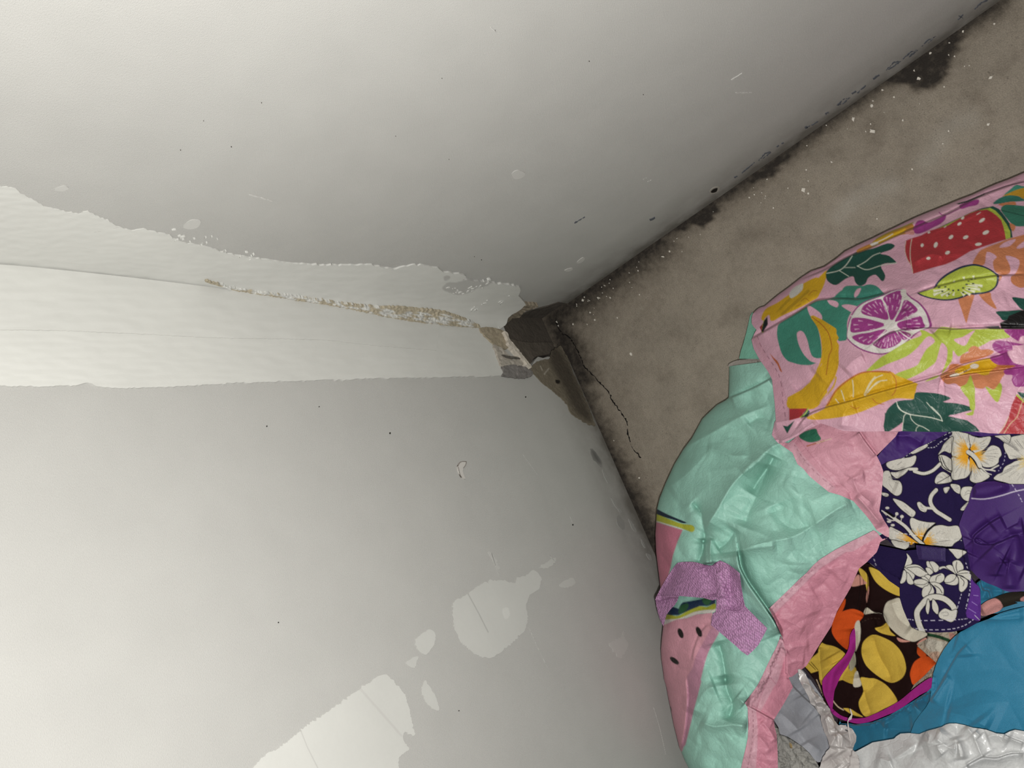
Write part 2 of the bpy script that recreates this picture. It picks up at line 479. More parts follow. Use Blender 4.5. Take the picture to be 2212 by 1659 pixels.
# --- joint compound on wall_right and the corner
crease = spline(T('P -60,566 0,571 63,576 200,590 350,607 500,626 620,645 740,664 855,688 950,701 1030,707 1075,712'), False, 6)
mudA_top = T('P -60,396 L 0,70 110,90 140,120 220,160 300,210 420,240 540,262 600,240 640,262 690,290 740,300 800,345 900,375 980,360 1030,378 1160,405 1180,430 1250,455 1330,470 1430,490 1520,520 1620,545 1750,565 1890,585 2000,600 2212,612 M 800,233 960,230 1010,240 1070,255 1110,262 1160,245 1220,230 1290,228 1350,240 1410,250 1450,280 1500,285 1590,300 1605,312 1575,330 1640,335 1720,345 1780,352 1840,358 1900,365 1945,380 1970,385 1960,440 1985,470 2010,500 1980,530 1930,560 1890,590 1870,640')
MUD = np.array([.56, .56, .53])
cu, cv = crease[:, 0], crease[:, 1]
XC = np.maximum(at_y(cu, cv, 0.0)[:, 0], 0)
def mudA_pos(U, V):
    vc = np.interp(U, cu, cv); xc = np.interp(U, cu, XC)
    t = .0005 + .0002 * perlin(U / 30, V / 9, 2) + xc * np.exp(-np.maximum(vc - V, 0) / 38)
    return at_x(U, V, t)
ol = np.concatenate([jag(mudA_top, .9, 5, 5, False), crease[::-1] + np.array([0, 2.0])])
blob = [('f', spline(T('M 1450,310 1475,300 1495,312 1480,330 1455,336')), np.array(PAPER)),
        ('f', jag(spline(T('M 1440,385 1480,350 1540,345 1600,330 1680,322 1720,338 1780,345 1740,375 1680,385 1620,420 1550,432 1490,420 1455,405')), 1.2, 8, 3), np.array(PAPER))]
# the bits of exposed paper get a slightly rough rim
o = link_mesh('joint_compound', sheet(ol, mudA_pos, MUD, blob, 2.0, backA), m_mud, wA); o['label'] = 'white joint compound smeared along the inside corner'
fl_ = []
rg = np.random.default_rng(12)
for s, n in (('M 1460,370 1520,400 1560,425 1620,405 1700,375 1770,345', 20), ('L 1180,430 1330,470 1520,520 1620,545 1750,565', 16), ('L 1180,365 1240,430 1390,430 1500,410', 8), ('M 1640,540 1700,500 1800,480 1900,440', 10)):
    p = spline(T(s), False, 8)
    for k in range(n):
        c0 = p[rg.integers(len(p))] + rg.normal(0, 4, 2); a = rg.uniform(-.7, -.1); L = rg.uniform(2, 7); w = rg.uniform(.6, 1.2)
        e = np.array([math.cos(a), math.sin(a)]); nn = np.array([-e[1], e[0]])
        q = np.array([c0 - e * L, c0 - nn * w, c0 + e * L, c0 + nn * w])
        vc = np.interp(c0[0], cu, cv); 
        h0 = .0011 + float(np.interp(c0[0], cu, XC) * np.exp(-max(vc - c0[1], 0) / 38))
        fl_.append(sheet(q, onA(h0), MUD * 1.02, (), 1.2, lambda P, U, V: P - np.array([.003, 0, 0])))
o = link_mesh('compound_crumbs', fl_, m_mud, wA); o['kind'] = 'stuff'

# --- joint compound on wall_left, with a second raised layer of tape next to the corner
mudB_low = T('P -60,834 L 0,1430 250,1438 430,1430 520,1430 560,1416 600,1410 630,1420 650,1430 720,1445 900,1448 1150,1440 1400,1425 1600,1415 1850,1405 2000,1400 2212,1390 M 800,1012 1000,1000 1250,996 1500,992 1850,985 1860,970 1842,920 1835,850 1790,760 1730,680 1710,655')
ol = np.concatenate([jag(mudB_low, .9, 6, 5, False), crease[::-1] - np.array([0, 0.0])])
o = link_mesh('joint_compound', sheet(ol, lambda U, V: at_y(U, V, .0012 + .0003 * perlin(U / 40, V / 12, 4)), MUD, (), 2.0, backB), m_mud, wB); o['label'] = 'white joint compound beside the inside corner'
mid = spline(T('P -60,708 L 0,1050 400,1055 800,1070 1200,1090 1500,1105 1900,1112 M 630,740 850,765 1050,785 1250,800 1400,812'), False, 4)
ol = np.concatenate([jag(mid, .5, 7, 5, False), (crease[crease[:, 0] < 960] - np.array([0, 0]))[::-1]])
o = link_mesh('paper_tape', sheet(ol, lambda U, V: at_y(U, V, .0019 + .0004 * perlin(U / 50, V / 16, 6)), MUD * .985, (), 2.0, backB), m_mud, wB)
# rough tan bead of filler in the crease
up = T('M -180,335 0,385 200,420 400,440 600,470 800,500 1000,520 1150,520 1300,535 1400,545 1480,560 1600,600 1700,650')
lo = T('M 1700,665 1600,655 1480,642 1150,620 1000,605 750,565 500,525 250,470 100,430 0,400 -180,345')
ol = np.concatenate([jag(up, .8, 9, 4, False), jag(lo, .5, 10, 4, False)])
tan = lin('#bcb29c', .8)
bits = []
for k in range(170):
    t = rg.uniform(0, 1); x0 = 480 + 540 * t; vc = np.interp(x0, cu, cv); y0 = vc - rg.uniform(2, 24) * (.35 + .65 * t)
    L = rg.uniform(4, 14); q = np.array([[x0 - L, y0 - L * .2], [x0, y0 - 2.4], [x0 + L, y0 + L * .3], [x0, y0 + 2.6]])
    bits.append(('f', q, MUD * rg.uniform(.9, 1.1)))
def bead_pos(U, V):
    P = mudA_pos(U, V); vc = np.interp(U, cu, cv)
    r = .0009 + .0018 * np.abs(perlin(U / 9 + V / 7, V / 4, 3)) + .0006 * perlin(U / 4, V / 4, 5)
    P2 = at_x(U, V, P[:, 0] + r)
    return P2
o = link_mesh('filler_bead', sheet(ol, bead_pos, tan, bits, 1.5, lambda P, U, V: P - np.array([.0025, 0, 0])), m_rough, wA); o['label'] = 'rough tan bead of filler in the corner crease'

# --- torn paper, exposed gypsum and dark slabs round the hole in the corner
tornc = lin('#c2b9ab', .8)
pcs = []
for s, t, cc_ in (('M 1690,655 1740,625 1790,600 1850,585 1890,565 1940,550 1980,525 2020,505 2075,508 2100,515 2030,535 1990,560 1965,590 1910,600 1870,650 1830,655 1780,650 1730,655', .0045, '#b8ab97'),
                  ('M 1750,570 1800,555 1850,560 1900,555 1930,560 1890,590 1840,600 1790,610 1745,605', .006, '#c9c1b4')):
    pcs.append(sheet(jag(spline(T(s), True, 3), .8, 3, 3), lambda U, V, t=t: at_x(U, V, t + .004 * np.abs(perlin(U / 12, V / 9, 2))), lin(cc_, .6), (), 1.5, backA))
o = link_mesh('torn_paper', pcs, m_rough, wA)
pcs = []
for s, t, cc_, kk in (('M 1695,660 1780,655 1840,670 1870,690 1890,740 1895,790 1860,800 1800,775 1745,725', .0025, '#b0a48e', .8),
                      ('M 1860,680 1885,690 1900,735 1940,780 1985,840 2040,905 2050,930 2030,915 1975,855 1930,800 1895,770 1885,730', .006, '#d9d0c2', .8),
                      ('M 1850,840 1900,850 1990,865 1960,870 1900,866 1855,850', .004, '#8b857c', .5),
                      ('M 1790,770 1850,800 1900,845 1990,868 1985,915 1930,905 1870,915 1842,915 1815,840', .003, '#c4bcb0', .75),
                      ('M 1842,915 1900,905 1985,920 2030,930 2060,975 2000,1000 1855,985 1858,960', .002, '#a9a4a0', .52)):
    pcs.append(sheet(jag(spline(T(s), True, 3), .5, 4, 3), lambda U, V, t=t: at_y(U, V, t + .002 * np.abs(perlin(U / 12, V / 9, 7))), lin(cc_, kk), (), 1.5, backB))
o = link_mesh('torn_paper', pcs, m_rough, wB); o['label'] = 'torn curling drywall paper at the edge of the hole'
slab = sheet(spline(T('G 790,640 840,690 900,715 960,722 1010,716 1060,708 1110,675 1150,640 1175,580 1185,540 1240,470 1290,432 1200,420 1120,450 1050,466 990,480 930,505 880,540 830,580'), True, 3),
             lambda U, V: at_x(U, V, -.004 + .0015 * perlin(U / 25, V / 25, 3)), lin('#6b645c', .62), (), 2.0, lambda P, U, V: P - np.array([.007, 0, 0]))
o = link_mesh('broken_slab', slab, m_core, wA); o['label'] = 'dark grey fragment showing inside the broken corner'
slab = sheet(spline(T('G 812,708 880,722 960,735 1060,735 1160,738 1150,780 1125,830 1040,845 1000,870 985,905 930,850 880,790'), True, 3),
             lambda U, V: at_y(U, V, -.005 + .0015 * perlin(U / 25, V / 25, 5)), lin('#6e665c', .62), (), 2.0, lambda P, U, V: P - np.array([0, .007, 0]))
o = link_mesh('broken_slab', slab, m_core, wB)
# strip by the floor where the paper has come away
strip = jag(T('G 985,935 1005,905 1060,880 1130,868 1150,800 1220,760 1270,840 1330,1000 1390,1120 1450,1260 1500,1400 1440,1390 1340,1330 1300,1290 1270,1230 1220,1170 1150,1115 1100,1080 1050,1035 1005,985'), .9, 4, 4)
pt = [('f', jag(spline(T('G 1130,868 1180,760 1310,960 1380,1120 1470,1360 1350,1300 1260,1130 1190,1000')), 1, 3), lin('#5d554a', .7), 14),
      ('f', spline(T('G 1180,1035 1215,1040 1210,1065 1185,1060')), lin('#39332c', .4)), ('s', T('G 1090,990 1125,945'), 2.2, lin('#cfc8bb', .6)), ('s', T('G 1075,960 1060,925'), 1.4, lin('#cfc8bb', .6))]
o = link_mesh('exposed_plaster', sheet(strip, onB(.0008), lin('#948a78', .6), pt, 1.6, backB), m_rough, wB); o['label'] = 'brown grey core where the paper has come away near the floor'

# --- patches and blemishes on wall_left
P_ = np.array(PAPER)
def patchB(name, s, c, sm=True, amp=1.3, t=.0003, paints=(), label=None, seed=1, step=1.6):
    p = T(s); p = spline(p, True, 4) if sm else p
    o = link_mesh(name, sheet(jag(p, amp, seed, 2.6), onB(t), c, paints, step, backB), m_mud, wB)
    if label: o['label'] = label
    return o
MB = MUD * .9
patchB('compound_patch', 'N 1060,370 1090,350 1140,320 1200,275 1260,255 1320,255 1380,270 1395,240 1430,232 1480,200 1515,230 1520,260 1510,300 1470,325 1450,360 1440,400 1450,440 1440,500 1410,550 1360,590 1310,635 1250,665 1190,655 1140,620 1100,585 1070,520 1055,450', MB, amp=1.9,
       paints=[('s', T('N 1130,320 1190,430 1240,530'), 1.6, P_ * .8), ('f', spline(T('N 1315,410 1345,400 1355,440 1330,460')), MB * 1.1)], label='large round smear of joint compound on the left wall', seed=2)
patchB('compound_patch', 'N 855,575 900,530 930,515 960,540 955,590 930,630 905,650 870,625', MB, seed=3)
patchB('compound_patch', 'N 805,690 840,665 870,660 860,690 850,720 820,710', MB * .97, seed=4)
patchB('compound_patch', 'N 890,830 905,785 930,820 955,860 970,900 980,945 940,930 900,880', MB, seed=5)
patchB('compound_patch', 'N 1510,185 1590,135 1600,155 1560,185', MB * .97, seed=6)
patchB('compound_patch', 'N 1620,275 1685,240 1700,275 1640,292', MB * .97, seed=7)
patchB('compound_patch', 'N 1885,590 1940,560 1960,520 1965,560 1985,600 1940,668 1905,625', P_ * 1.08, seed=8)
patchB('compound_patch', 'N 1240,105 1260,110 1300,180 1295,195 1265,150', P_ * 1.1, seed=9)
patchB('compound_patch', 'N -60,1400 -20,1280 0,1240 60,1180 150,1130 270,1030 400,945 480,885 560,830 640,775 690,755 730,780 790,850 820,930 835,1010 850,1080 800,1060 790,1100 820,1150 790,1175 765,1200 760,1260 740,1400', MUD * .95, amp=1.7,
       paints=[('s', T('N 560,830 640,920 780,1080'), 5, P_ * 1.18), ('s', T('N 240,1040 280,1140 340,1260'), 1.4, P_ * .95)], label='broad smear of joint compound at the bottom edge of the photo', seed=11)
patchB('paper_tear', 'M 1545,1600 1560,1575 1580,1568 1605,1570 1600,1595 1582,1620 1580,1645 1592,1675 1600,1690 1575,1680 1555,1650', lin('#dcd8d2', .75), amp=.4, t=.0012, step=1.2,
       paints=[('s', T('M 1545,1600 1560,1575 1580,1568 1605,1570 1600,1595 1585,1615'), 1.6, lin('#5a4634', .5)), ('s', T('M 1548,1610 1560,1660 1578,1690'), 1.2, lin('#6b6258', .5))], label='small white tear in the paper of the left wall')
dk = lin('#3a3a30', .4)
patchB('mould_spot', 'S 415,560 440,570 470,610 495,650 500,690 475,680 440,640 420,600', P_ * .25, t=.0005, paints=[('f', spline(T('S 405,545 440,555 480,600 510,650 510,700 470,695 430,655 408,600')), P_ * .6, 8), ('f', spline(T('S 425,575 450,585 480,630 492,665 470,660 440,625')), P_ * .3, 8)], label='dark mouldy spot low on the left wall')
for k, s in enumerate(('S 500,700 540,770 555,800 540,805 510,745', 'S 560,900 600,960 640,1010 630,1020 580,950', 'S 620,1040 660,1090 655,1140 620,1120 605,1070', 'S 690,1060 740,1130 745,1160 715,1130', 'S 775,1200 800,1240 812,1275 790,1250', 'S 815,1310 850,1330 855,1365 830,1345')):
    patchB('grime_spot', s, P_ * (.78 if k != 2 else .68), t=.0005, amp=.8, seed=20 + k)
for k, (x, y, r) in enumerate(((843, 935, 2.6), (577, 920, 2.0), (1136, 857, 2), (1238, 1133, 2.2), (690, 878, 1.6), (602, 1344, 1.8), (992, 1535, 1.6))):
    patchB('speck', 'P %f,%f %f,%f %f,%f %f,%f' % (x - (r := r * .62), y, x, y - r, x + r * .8, y, x + .4, y + r * 1.6), dk * .7, t=.0006, amp=.2, step=1.0, seed=30 + k)
scr = []
for s in ('N 880,365 910,357', 'N 1460,510 1500,600 1560,725', 'N 1565,120 1600,160', 'S 270,1045 300,1115', 'M 1990,1520 2090,1659', 'N 2120,930 2150,1030 2185,1180', 'P 1062,1195 1078,1245'):
    scr.append(sheet(ribbon(spline(T(s), False, 4) if len(s.split()) > 3 else T(s), .9, .5), onB(.0003), P_ * 1.15, (), 1.0, backB))
o = link_mesh('scratches', scr, m_mud, wB); o['label'] = 'pale scratches on the left wall'

# --- marks on wall_right
def patchA(name, pieces, c, label=None, t=.0005, amp=.5, step=1.5, mat=None, seed=1, paints=()):
    o = link_mesh(name, [sheet(jag(p, amp, seed + k, 3.5), onA(t), c, paints, step, backA) for k, p in enumerate(pieces)], mat or m_mud, wA)
    if label: o['label'] = label
    return o
patchA('compound_patch', [spline(T('P 1106,376 1118,368 1134,374 1128,384 1112,387'))], P_ * 1.12)
patchA('compound_patch', [spline(T('G 1250,165 1300,145 1320,150 1290,172'))], P_ * 1.22, seed=2)
patchA('compound_patch', [spline(T('G 1350,100 1390,65 1415,65 1395,95 1365,108'))], P_ * 1.22, seed=3)
patchA('compound_patch', [spline(T('L 1250,350 1290,310 1330,300 1370,310 1350,350 1300,365'))], P_ * 1.18, seed=4)
patchA('compound_patch', [spline(T('L 370,95 430,70 470,85 430,105'))], P_ * 1.1, seed=5)
patchA('scratches', [ribbon(T(s), 1.8, .9) for s in ('H 830,380 885,345', 'H 850,440 930,438', 'H 415,850 430,842', 'H 435,860 455,850', 'L 1700,130 1780,150 1880,180', 'L 640,385 720,375 810,350', 'P 1060,60 1072,70')], P_ * 1.2, 'pale scratches on the right wall', step=1.0)
patchA('nail_hole', [spline(T('H 727,905 740,890 760,882 775,884 768,905 745,915 730,915'))], lin('#c9c4ba', .6), 'small nail hole low on the right wall', step=.8, paints=[('f', spline(T('H 733,906 745,893 765,888 760,905 742,911')), lin('#1b1815', .3))])
pencil = []
for s, w in (('H 1178,605 1190,600', 9), ('H 1185,605 1240,575', 1.8), ('H 1275,540 1290,532', 8), ('H 1330,500 1360,470 1390,462 1360,490 1330,500', 2.4), ('H 1400,445 1420,432', 7), ('H 1425,440 1465,405', 3), ('H 1500,375 1530,355', 7), ('H 1560,335 1600,295 1630,290 1590,320 1560,335', 3), ('H 1640,280 1680,245 1710,238 1670,270', 3), ('H 1730,220 1760,190 1795,172 1760,205', 2.4), ('H 1045,695 1055,688', 4), ('H 1068,680 1078,675', 4), ('H 960,760 990,725 1018,718 980,750', 2), ('H 845,840 860,832', 6), ('H 880,820 920,785 940,768', 2), ('H 1900,95 1925,70', 3), ('H 1905,75 1925,88', 2.4), ('H 1980,45 2010,15 2040,2', 3), ('H 90,1055 140,1025', 1.6), ('H 445,1040 470,1028', 7)):
    q = T(s); pencil.append(ribbon(q, w / 2.2 + .6, w / 2.6 + .4))
patchA('pencil_marks', pencil, lin('#6c7078', .66), 'row of dark scribbled marks along the foot of the right wall', step=1.0, amp=.7)
specks = []
for x, y in ((440, 262), (1273, 133), (1390, 205), (500, 318), (565, 223), (390, 325), (1070, 66), (855, 295), (1025, 555), (1040, 562), (955, 170), (970, 345), (360, 510)):
    r = rg.uniform(.6, 1.2); specks.append(np.array([[x - r, y], [x, y - r * .8], [x + r * 1.2, y - r * .4], [x + r * .4, y + r]]))
patchA('specks', specks, lin('#5d564e', .5), step=.8, amp=.1)

# --- loose paint chips lying on the floor
chips = [('H', 2055, 368, 9), ('H', 2072, 115, 5), ('H', 2042, 590, 8), ('H', 1695, 335, 5), ('H', 1715, 372, 8), ('H', 1545, 428, 6), ('H', 1495, 502, 8), ('H', 1408, 564, 10), ('H', 1497, 620, 13), ('H', 1466, 622, 4), ('H', 1640, 570, 5), ('H', 1305, 766, 5), ('H', 1100, 890, 5), ('H', 1170, 897, 13), ('H', 1195, 914, 7), ('H', 1030, 983, 5), ('H', 940, 920, 4), ('H', 975, 911, 4), ('H', 1830, 680, 4), ('H', 1858, 620, 4), ('H', 1685, 800, 5), ('H', 1600, 460, 5), ('H', 1720, 492, 3), ('H', 1925, 150, 5), ('H', 1770, 252, 6), ('H', 1885, 268, 4), ('H', 1520, 1035, 4), ('H', 1280, 593, 4), ('H', 1860, 205, 4),
         ('G', 2090, 12, 9), ('G', 2032, 55, 10), ('G', 1840, 165, 8), ('G', 1400, 402, 17), ('G', 1520, 382, 13), ('G', 1412, 375, 9), ('G', 1618, 380, 9), ('G', 1458, 500, 11), ('G', 1676, 542, 10), ('G', 1495, 556, 9), ('G', 1322, 592, 10), ('G', 1192, 573, 11), ('G', 1205, 603, 9), ('G', 1785, 828, 17), ('G', 1296, 925, 7), ('G', 1350, 432, 6), ('G', 1575, 285, 7), ('G', 1610, 265, 6), ('S', 619, 744, 9), ('S', 768, 770, 10), ('S', 587, 504, 5)]
m_c = m_chip
rc = np.random.default_rng(44)
for k in range(46):
    t = rc.uniform(0, 1) ** 1.6; x, y = 1235 + (2080 - 1235) * t, 655 + (75 - 655) * t
    dn = rc.exponential(26) + 5
    chips.append(('P', x + dn * .57, y + dn * .82, rc.uniform(.9, 1.9)))
for k, (fr, x, y, r) in enumerate(chips):
    x0, y0, s = FR[fr]; u, v = x0 + x / s, y0 + y / s
    c0 = at_z(np.array([u]), np.array([v]), 0.0)[0]; rr = r / s * .80 / F * .9
    n = rg.integers(4, 7); an = np.sort(rg.uniform(0, 2 * math.pi, n)); rad = rr * rg.uniform(.6, 1.25, n)
    if n < 4 or np.max(np.diff(np.append(an, an[0] + 2 * math.pi))) > 2.6: an = np.arange(n) * 2 * math.pi / n
    top = np.stack([rad * np.cos(an), rad * np.sin(an) * .8, np.full(n, .0009)], 1); bot = top * np.array([1.1, 1.1, 0])
    me = bpy.data.meshes.new('paint_chip'); me.from_pydata([tuple(p) for p in np.concatenate([top, bot])], [], [tuple(range(n)), tuple(range(2 * n - 1, n - 1, -1))] + [(i, n + i, n + (i + 1) % n, (i + 1) % n) for i in range(n)])
    at = me.color_attributes.new('Col', 'FLOAT_COLOR', 'POINT'); at.data.foreach_set('color', np.tile([.66, .62, .55, 1], 2 * n).astype(np.float32)); me.materials.append(m_c)
    o = bpy.data.objects.new('paint_chip', me); o.location = (c0[0], c0[1], .0003); col.objects.link(o)
    o['label'] = 'tiny white paint chip lying loose on the stained concrete floor'; o['category'] = 'paint chip'; o['group'] = 'white paint chips on the floor'

# ------------------------------------------------------------------ the pile by the wall: a smooth height field of its top, in metres above the floor
CP = np.array([[1420, 1100, .085], [1418, 1250, .11], [1440, 1480, .135], [1488, 1659, .17], [1530, 1780, .18], [1470, 1000, .07], [1560, 860, .055], [1600, 760, .045], [1640, 680, .034], [1800, 540, .03], [2000, 450, .034],
               [2212, 385, .04], [2340, 330, .045], [1600, 1050, .13], [1700, 850, .10], [1800, 700, .105], [1950, 640, .115], [2100, 600, .12], [2240, 650, .13], [2340, 700, .13], [1650, 1250, .155], [1580, 1450, .175],
               [1640, 1600, .195], [1620, 1780, .20], [1800, 1040, .142], [1900, 880, .14], [2100, 900, .15], [2340, 950, .15], [2000, 1050, .138], [2160, 1170, .155], [2340, 1200, .15], [2000, 1260, .142], [1860, 1420, .128],
               [2100, 1450, .165], [2340, 1450, .165], [1740, 1550, .15], [1950, 1580, .165], [2020, 1640, .19], [2200, 1640, .195], [2340, 1780, .20], [1760, 1780, .19], [1720, 1400, .15], [2620, 200, .06], [2620, 700, .10], [2620, 950, .12], [2620, 1200, .125], [2620, 1500, .14], [2620, 1960, .15], [2200, 1960, .18], [1760, 1960, .17], [1540, 1960, .15]])
def _tps(r2): return np.where(r2 > 0, r2 * np.log(np.maximum(r2, 1e-12)) * .5, 0)
_X = CP[:, :2] / 500.0
_A = np.zeros((len(CP) + 3,) * 2)
_A[:len(CP), :len(CP)] = _tps(((_X[:, None] - _X[None]) ** 2).sum(-1)) + np.eye(len(CP)) * .003
_A[:len(CP), -3] = 1; _A[:len(CP), -2:] = _X; _A[-3:, :len(CP)] = _A[:len(CP), -3:].T
_w = np.linalg.solve(_A, np.append(CP[:, 2], [0, 0, 0]))
def Hh(U, V):
    X = np.stack([U, V], -1) / 500.0
    r = np.full(U.shape, _w[-3]) + X @ _w[-2:]
    for k in range(len(CP)): r = r + _w[k] * _tps(((X - _X[k]) ** 2).sum(-1))
    return r
def creases(U, V, lst):
    """fold lines: (points, width px, height m, kind)"""
    h = np.zeros_like(U)
    for pts, w, a, kind in lst:
        d, sd, _, _, t = dist(U, V, pts, False, True)
        fade = np.clip(np.minimum(t, 1 - t) * 7, 0, 1) if kind != 'step' else np.clip(np.minimum(t, 1 - t) * 9 + .15, 0, 1)
        if kind == 'ridge': h += a * fade * np.exp(-d / w)
        elif kind == 'tent': h += a * fade * np.maximum(0, 1 - d / w)
        elif kind == 'step':                                   # one side folded up over the other
            g = .5 + .5 * np.tanh(sd * d / 1.6)
            h += a * fade * (g * np.exp(-d / w) - .9 * (1 - g) * np.exp(-d / (.2 * w)))
        elif kind == 'soft': h += a * fade * np.exp(-(d / w) ** 2)
    return h
# what already lies in the pile: each new sheet is draped over it
RX, RY, RS = 1340, 230, 4
RAST = np.full((460, 350), -1.0)
def rast_under(U, V):
    Dl = np.pad(RAST, 1, mode='edge')
    Dl = np.max([Dl[a:a + RAST.shape[0], c:c + RAST.shape[1]] for a in range(3) for c in range(3)], 0)
    x = np.clip((U - RX) / RS, 0, RAST.shape[1] - 1.01); y = np.clip((V - RY) / RS, 0, RAST.shape[0] - 1.01)
    i = x.astype(int); j = y.astype(int); fx = x - i; fy = y - j
    return (Dl[j, i] * (1 - fx) + Dl[j, i + 1] * fx) * (1 - fy) + (Dl[j + 1, i] * (1 - fx) + Dl[j + 1, i + 1] * fx) * fy
def deposit(U, V, h):
    i = np.clip(np.round((U - RX) / RS).astype(int), 0, RAST.shape[1] - 1); j = np.clip(np.round((V - RY) / RS).astype(int), 0, RAST.shape[0] - 1)
    np.maximum.at(RAST, (j, i), h)
def surf(off, noise=(), folds=(), limb=None, limb_r=.0, limb_w=40):
    def f(U, V):
        h = Hh(U, V) + off
        for lam, amp, seed, ang, st in noise: h = h + amp * crumple(U, V, lam, seed, ang, st)
        h = h + creases(U, V, folds)
        if limb is not None:
            d = dist(U, V, limb); q = np.clip(1 - d / limb_w, 0, 1)
            h = h - limb_r * (1 - np.sqrt(np.maximum(1 - q * q, 0)))
        h = np.maximum(h, np.maximum(.004, rast_under(U, V) + .0016))
        P = at_z(U, V, h)
        bad = P[:, 1] < .006                                   # keep clear of the wall behind
        if bad.any():
            Q = at_y(U[bad], V[bad], .006 + 0 * U[bad]); P[bad] = Q
        f.last = (U, V, P[:, 2].copy())
        return P
    return f
def drop(depth, limb=None):
    def f(P, U, V):
        z = P[:, 2] - np.where((U > 2585) | (V > 1935), .05, depth)
        z = np.maximum(np.minimum(np.maximum(z, rast_under(U, V) + .0008), P[:, 2] - .0003), .002)
        Q = at_z(U, V, z)
        m = Q[:, 1] < .004
        Q[m] = P[m] - np.array([0, 0, .0003])
        if limb is not None:
            m = dist(U, V, limb) < 5
            Q[m] = P[m]; Q[m, 2] = .002
        return Q
    return f
def F_(s, c, n=4, soft=None):
    op = ['f', spline(T(s), True, n), lin(c, KP)]
    if soft: op.append(soft)
    return tuple(op)
def G_(s, c): return ('f', T(s), lin(c, KP))
def S_(s, w, c, sm=True): 
    p = T(s); return ('s', spline(p, False, 5) if sm and len(p) > 2 else p, w, lin(c, KP))
def D_(s, w, c, da=6, ga=4):
    p = T(s); return ('d', spline(p, False, 5) if len(p) > 2 else p, w, lin(c, KP), da, ga)
def dots(fr, c, lst, ang=0):
    out = []
    x0, y0, s = FR[fr]
    for q in lst:
        x, y, a, b = q[:4]; th = math.radians(q[4] if len(q) > 4 else ang)
        t = np.linspace(0, 2 * math.pi, 18)[:-1]; px, py = a * np.cos(t), b * np.sin(t)
        out.append(('f', np.stack([x0 + (x + px * math.cos(th) - py * math.sin(th)) / s, y0 + (y + px * math.sin(th) + py * math.cos(th)) / s], 1), lin(c, KP)))
    return out
def fold(s, w, a, kind='ridge'):
    p = T(s); return (spline(p, False, 4) if len(p) > 2 else p, w, a, kind)

m_woven = plastic_mat('woven_plastic', .5, .3, 170, .00022)
m_gloss = plastic_mat('print_plastic', .46, .34, 210, .0002)

# ================================================================== mint green bag
MINT, PINK, RIM, HEM = '#a0d2c2', '#d2909f', '#cf8b9d', '#cf9fac'
bag = thing('woven_bag', 'mint green woven shopping bag with watermelon print and pink rim standing against the left wall', 'bag', (.36, .17, 0))
# inside of the bag under everything, shade of the gaps put into its colour
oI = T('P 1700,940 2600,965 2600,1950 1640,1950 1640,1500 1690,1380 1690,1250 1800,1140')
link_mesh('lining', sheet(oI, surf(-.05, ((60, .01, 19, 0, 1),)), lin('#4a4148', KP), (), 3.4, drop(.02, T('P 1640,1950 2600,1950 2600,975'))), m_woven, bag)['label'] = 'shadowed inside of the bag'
# the piece of the bag further back, by the floor
q = link_mesh('back_panel', [sheet(T('g 440,300 520,420 600,620 560,720 640,1150 560,1010 400,1003 240,1003 262,900 300,780 345,620 380,470 400,370'), surf(-.012, ((40, .003, 4, 0, 1),)), lin('#8ac9b2', KP), (), 1.8, drop(.03, T('g 440,300 240,1003'))),
                             sheet(T('g 75,1115 85,1080 150,1045 235,1018 400,1003 560,1010 700,1190 700,1240 560,1180 440,1160 300,1145 150,1130'), surf(-.014, ((20, .003, 5, 0, 1),)), lin('#b3aba4', KP), (), 1.6, drop(.03, T('g 75,1115 235,1018')))], m_woven, bag)

# ================================================================== clothes in the bag
m_cotton = cloth_mat('printed_cotton', .9, .08)
m_satin = cloth_mat('purple_satin', .6, .3, 2600, .0001, 0.0, (.8, 1.2))
m_jersey = cloth_mat('stretch_jersey', .85, .08, 1800, .0002)
m_nylon = cloth_mat('teal_nylon', .6, .35, 2000, .0002, .1, (.9, 1.1))
m_towel = rough_mat('knobbly_towel', .004, 130)
NAV, BLK, FLW, PUR = '#241a42', '#0d0a12', '#d0ccc2', '#432070'
def petal(s, line=None, c=FLW, out=3.0):
    p = spline(T(s), True, 4)
    ops = [('s', np.concatenate([p, p[:1]]), out, lin(BLK, KP)), ('f', p, lin(c, KP))]
    rg_ = np.random.default_rng(len(s) * 7)
    return ops + ([S_(line, 1.6, BLK)] if line else [])
def rays(fr, cx, cy, a0, a1, r0, r1, n, c, seed, w=2.2):
    rg_ = np.random.default_rng(seed); x0, y0, s = FR[fr]; out = []
    for k in range(n):
        a = math.radians(a0 + (a1 - a0) * (k + .5) / n + rg_.uniform(-2, 2)); L = r0 + (r1 - r0) * rg_.uniform(.45, 1)
        p0 = np.array([x0 + (cx + 10 * math.cos(a)) / s, y0 + (cy + 10 * math.sin(a)) / s]); p1 = np.array([x0 + (cx + L * math.cos(a)) / s, y0 + (cy + L * math.sin(a)) / s])
        out.append(('f', ribbon(np.array([p0, (p0 + p1) / 2, p1]), w, .6, 0, 0), lin(c, KP)))
    return out
def veins(s, fr, cx, cy, n, seed, c='#8d8a86'):
    """fine ink strokes on a petal, running out from its base"""
    rg_ = np.random.default_rng(seed); p = T(s); x0, y0, k = FR[fr]; b0 = np.array([x0 + cx / k, y0 + cy / k]); out = []
    for i in range(n):
        e = p[rg_.integers(len(p))] * .8 + p[rg_.integers(len(p))] * .2; t0 = rg_.uniform(.45, .7); t1 = rg_.uniform(.8, .97)
        out.append(('s', np.array([b0 + (e - b0) * t0, b0 + (e - b0) * t1]), .7, lin(c, KP)))
    return out

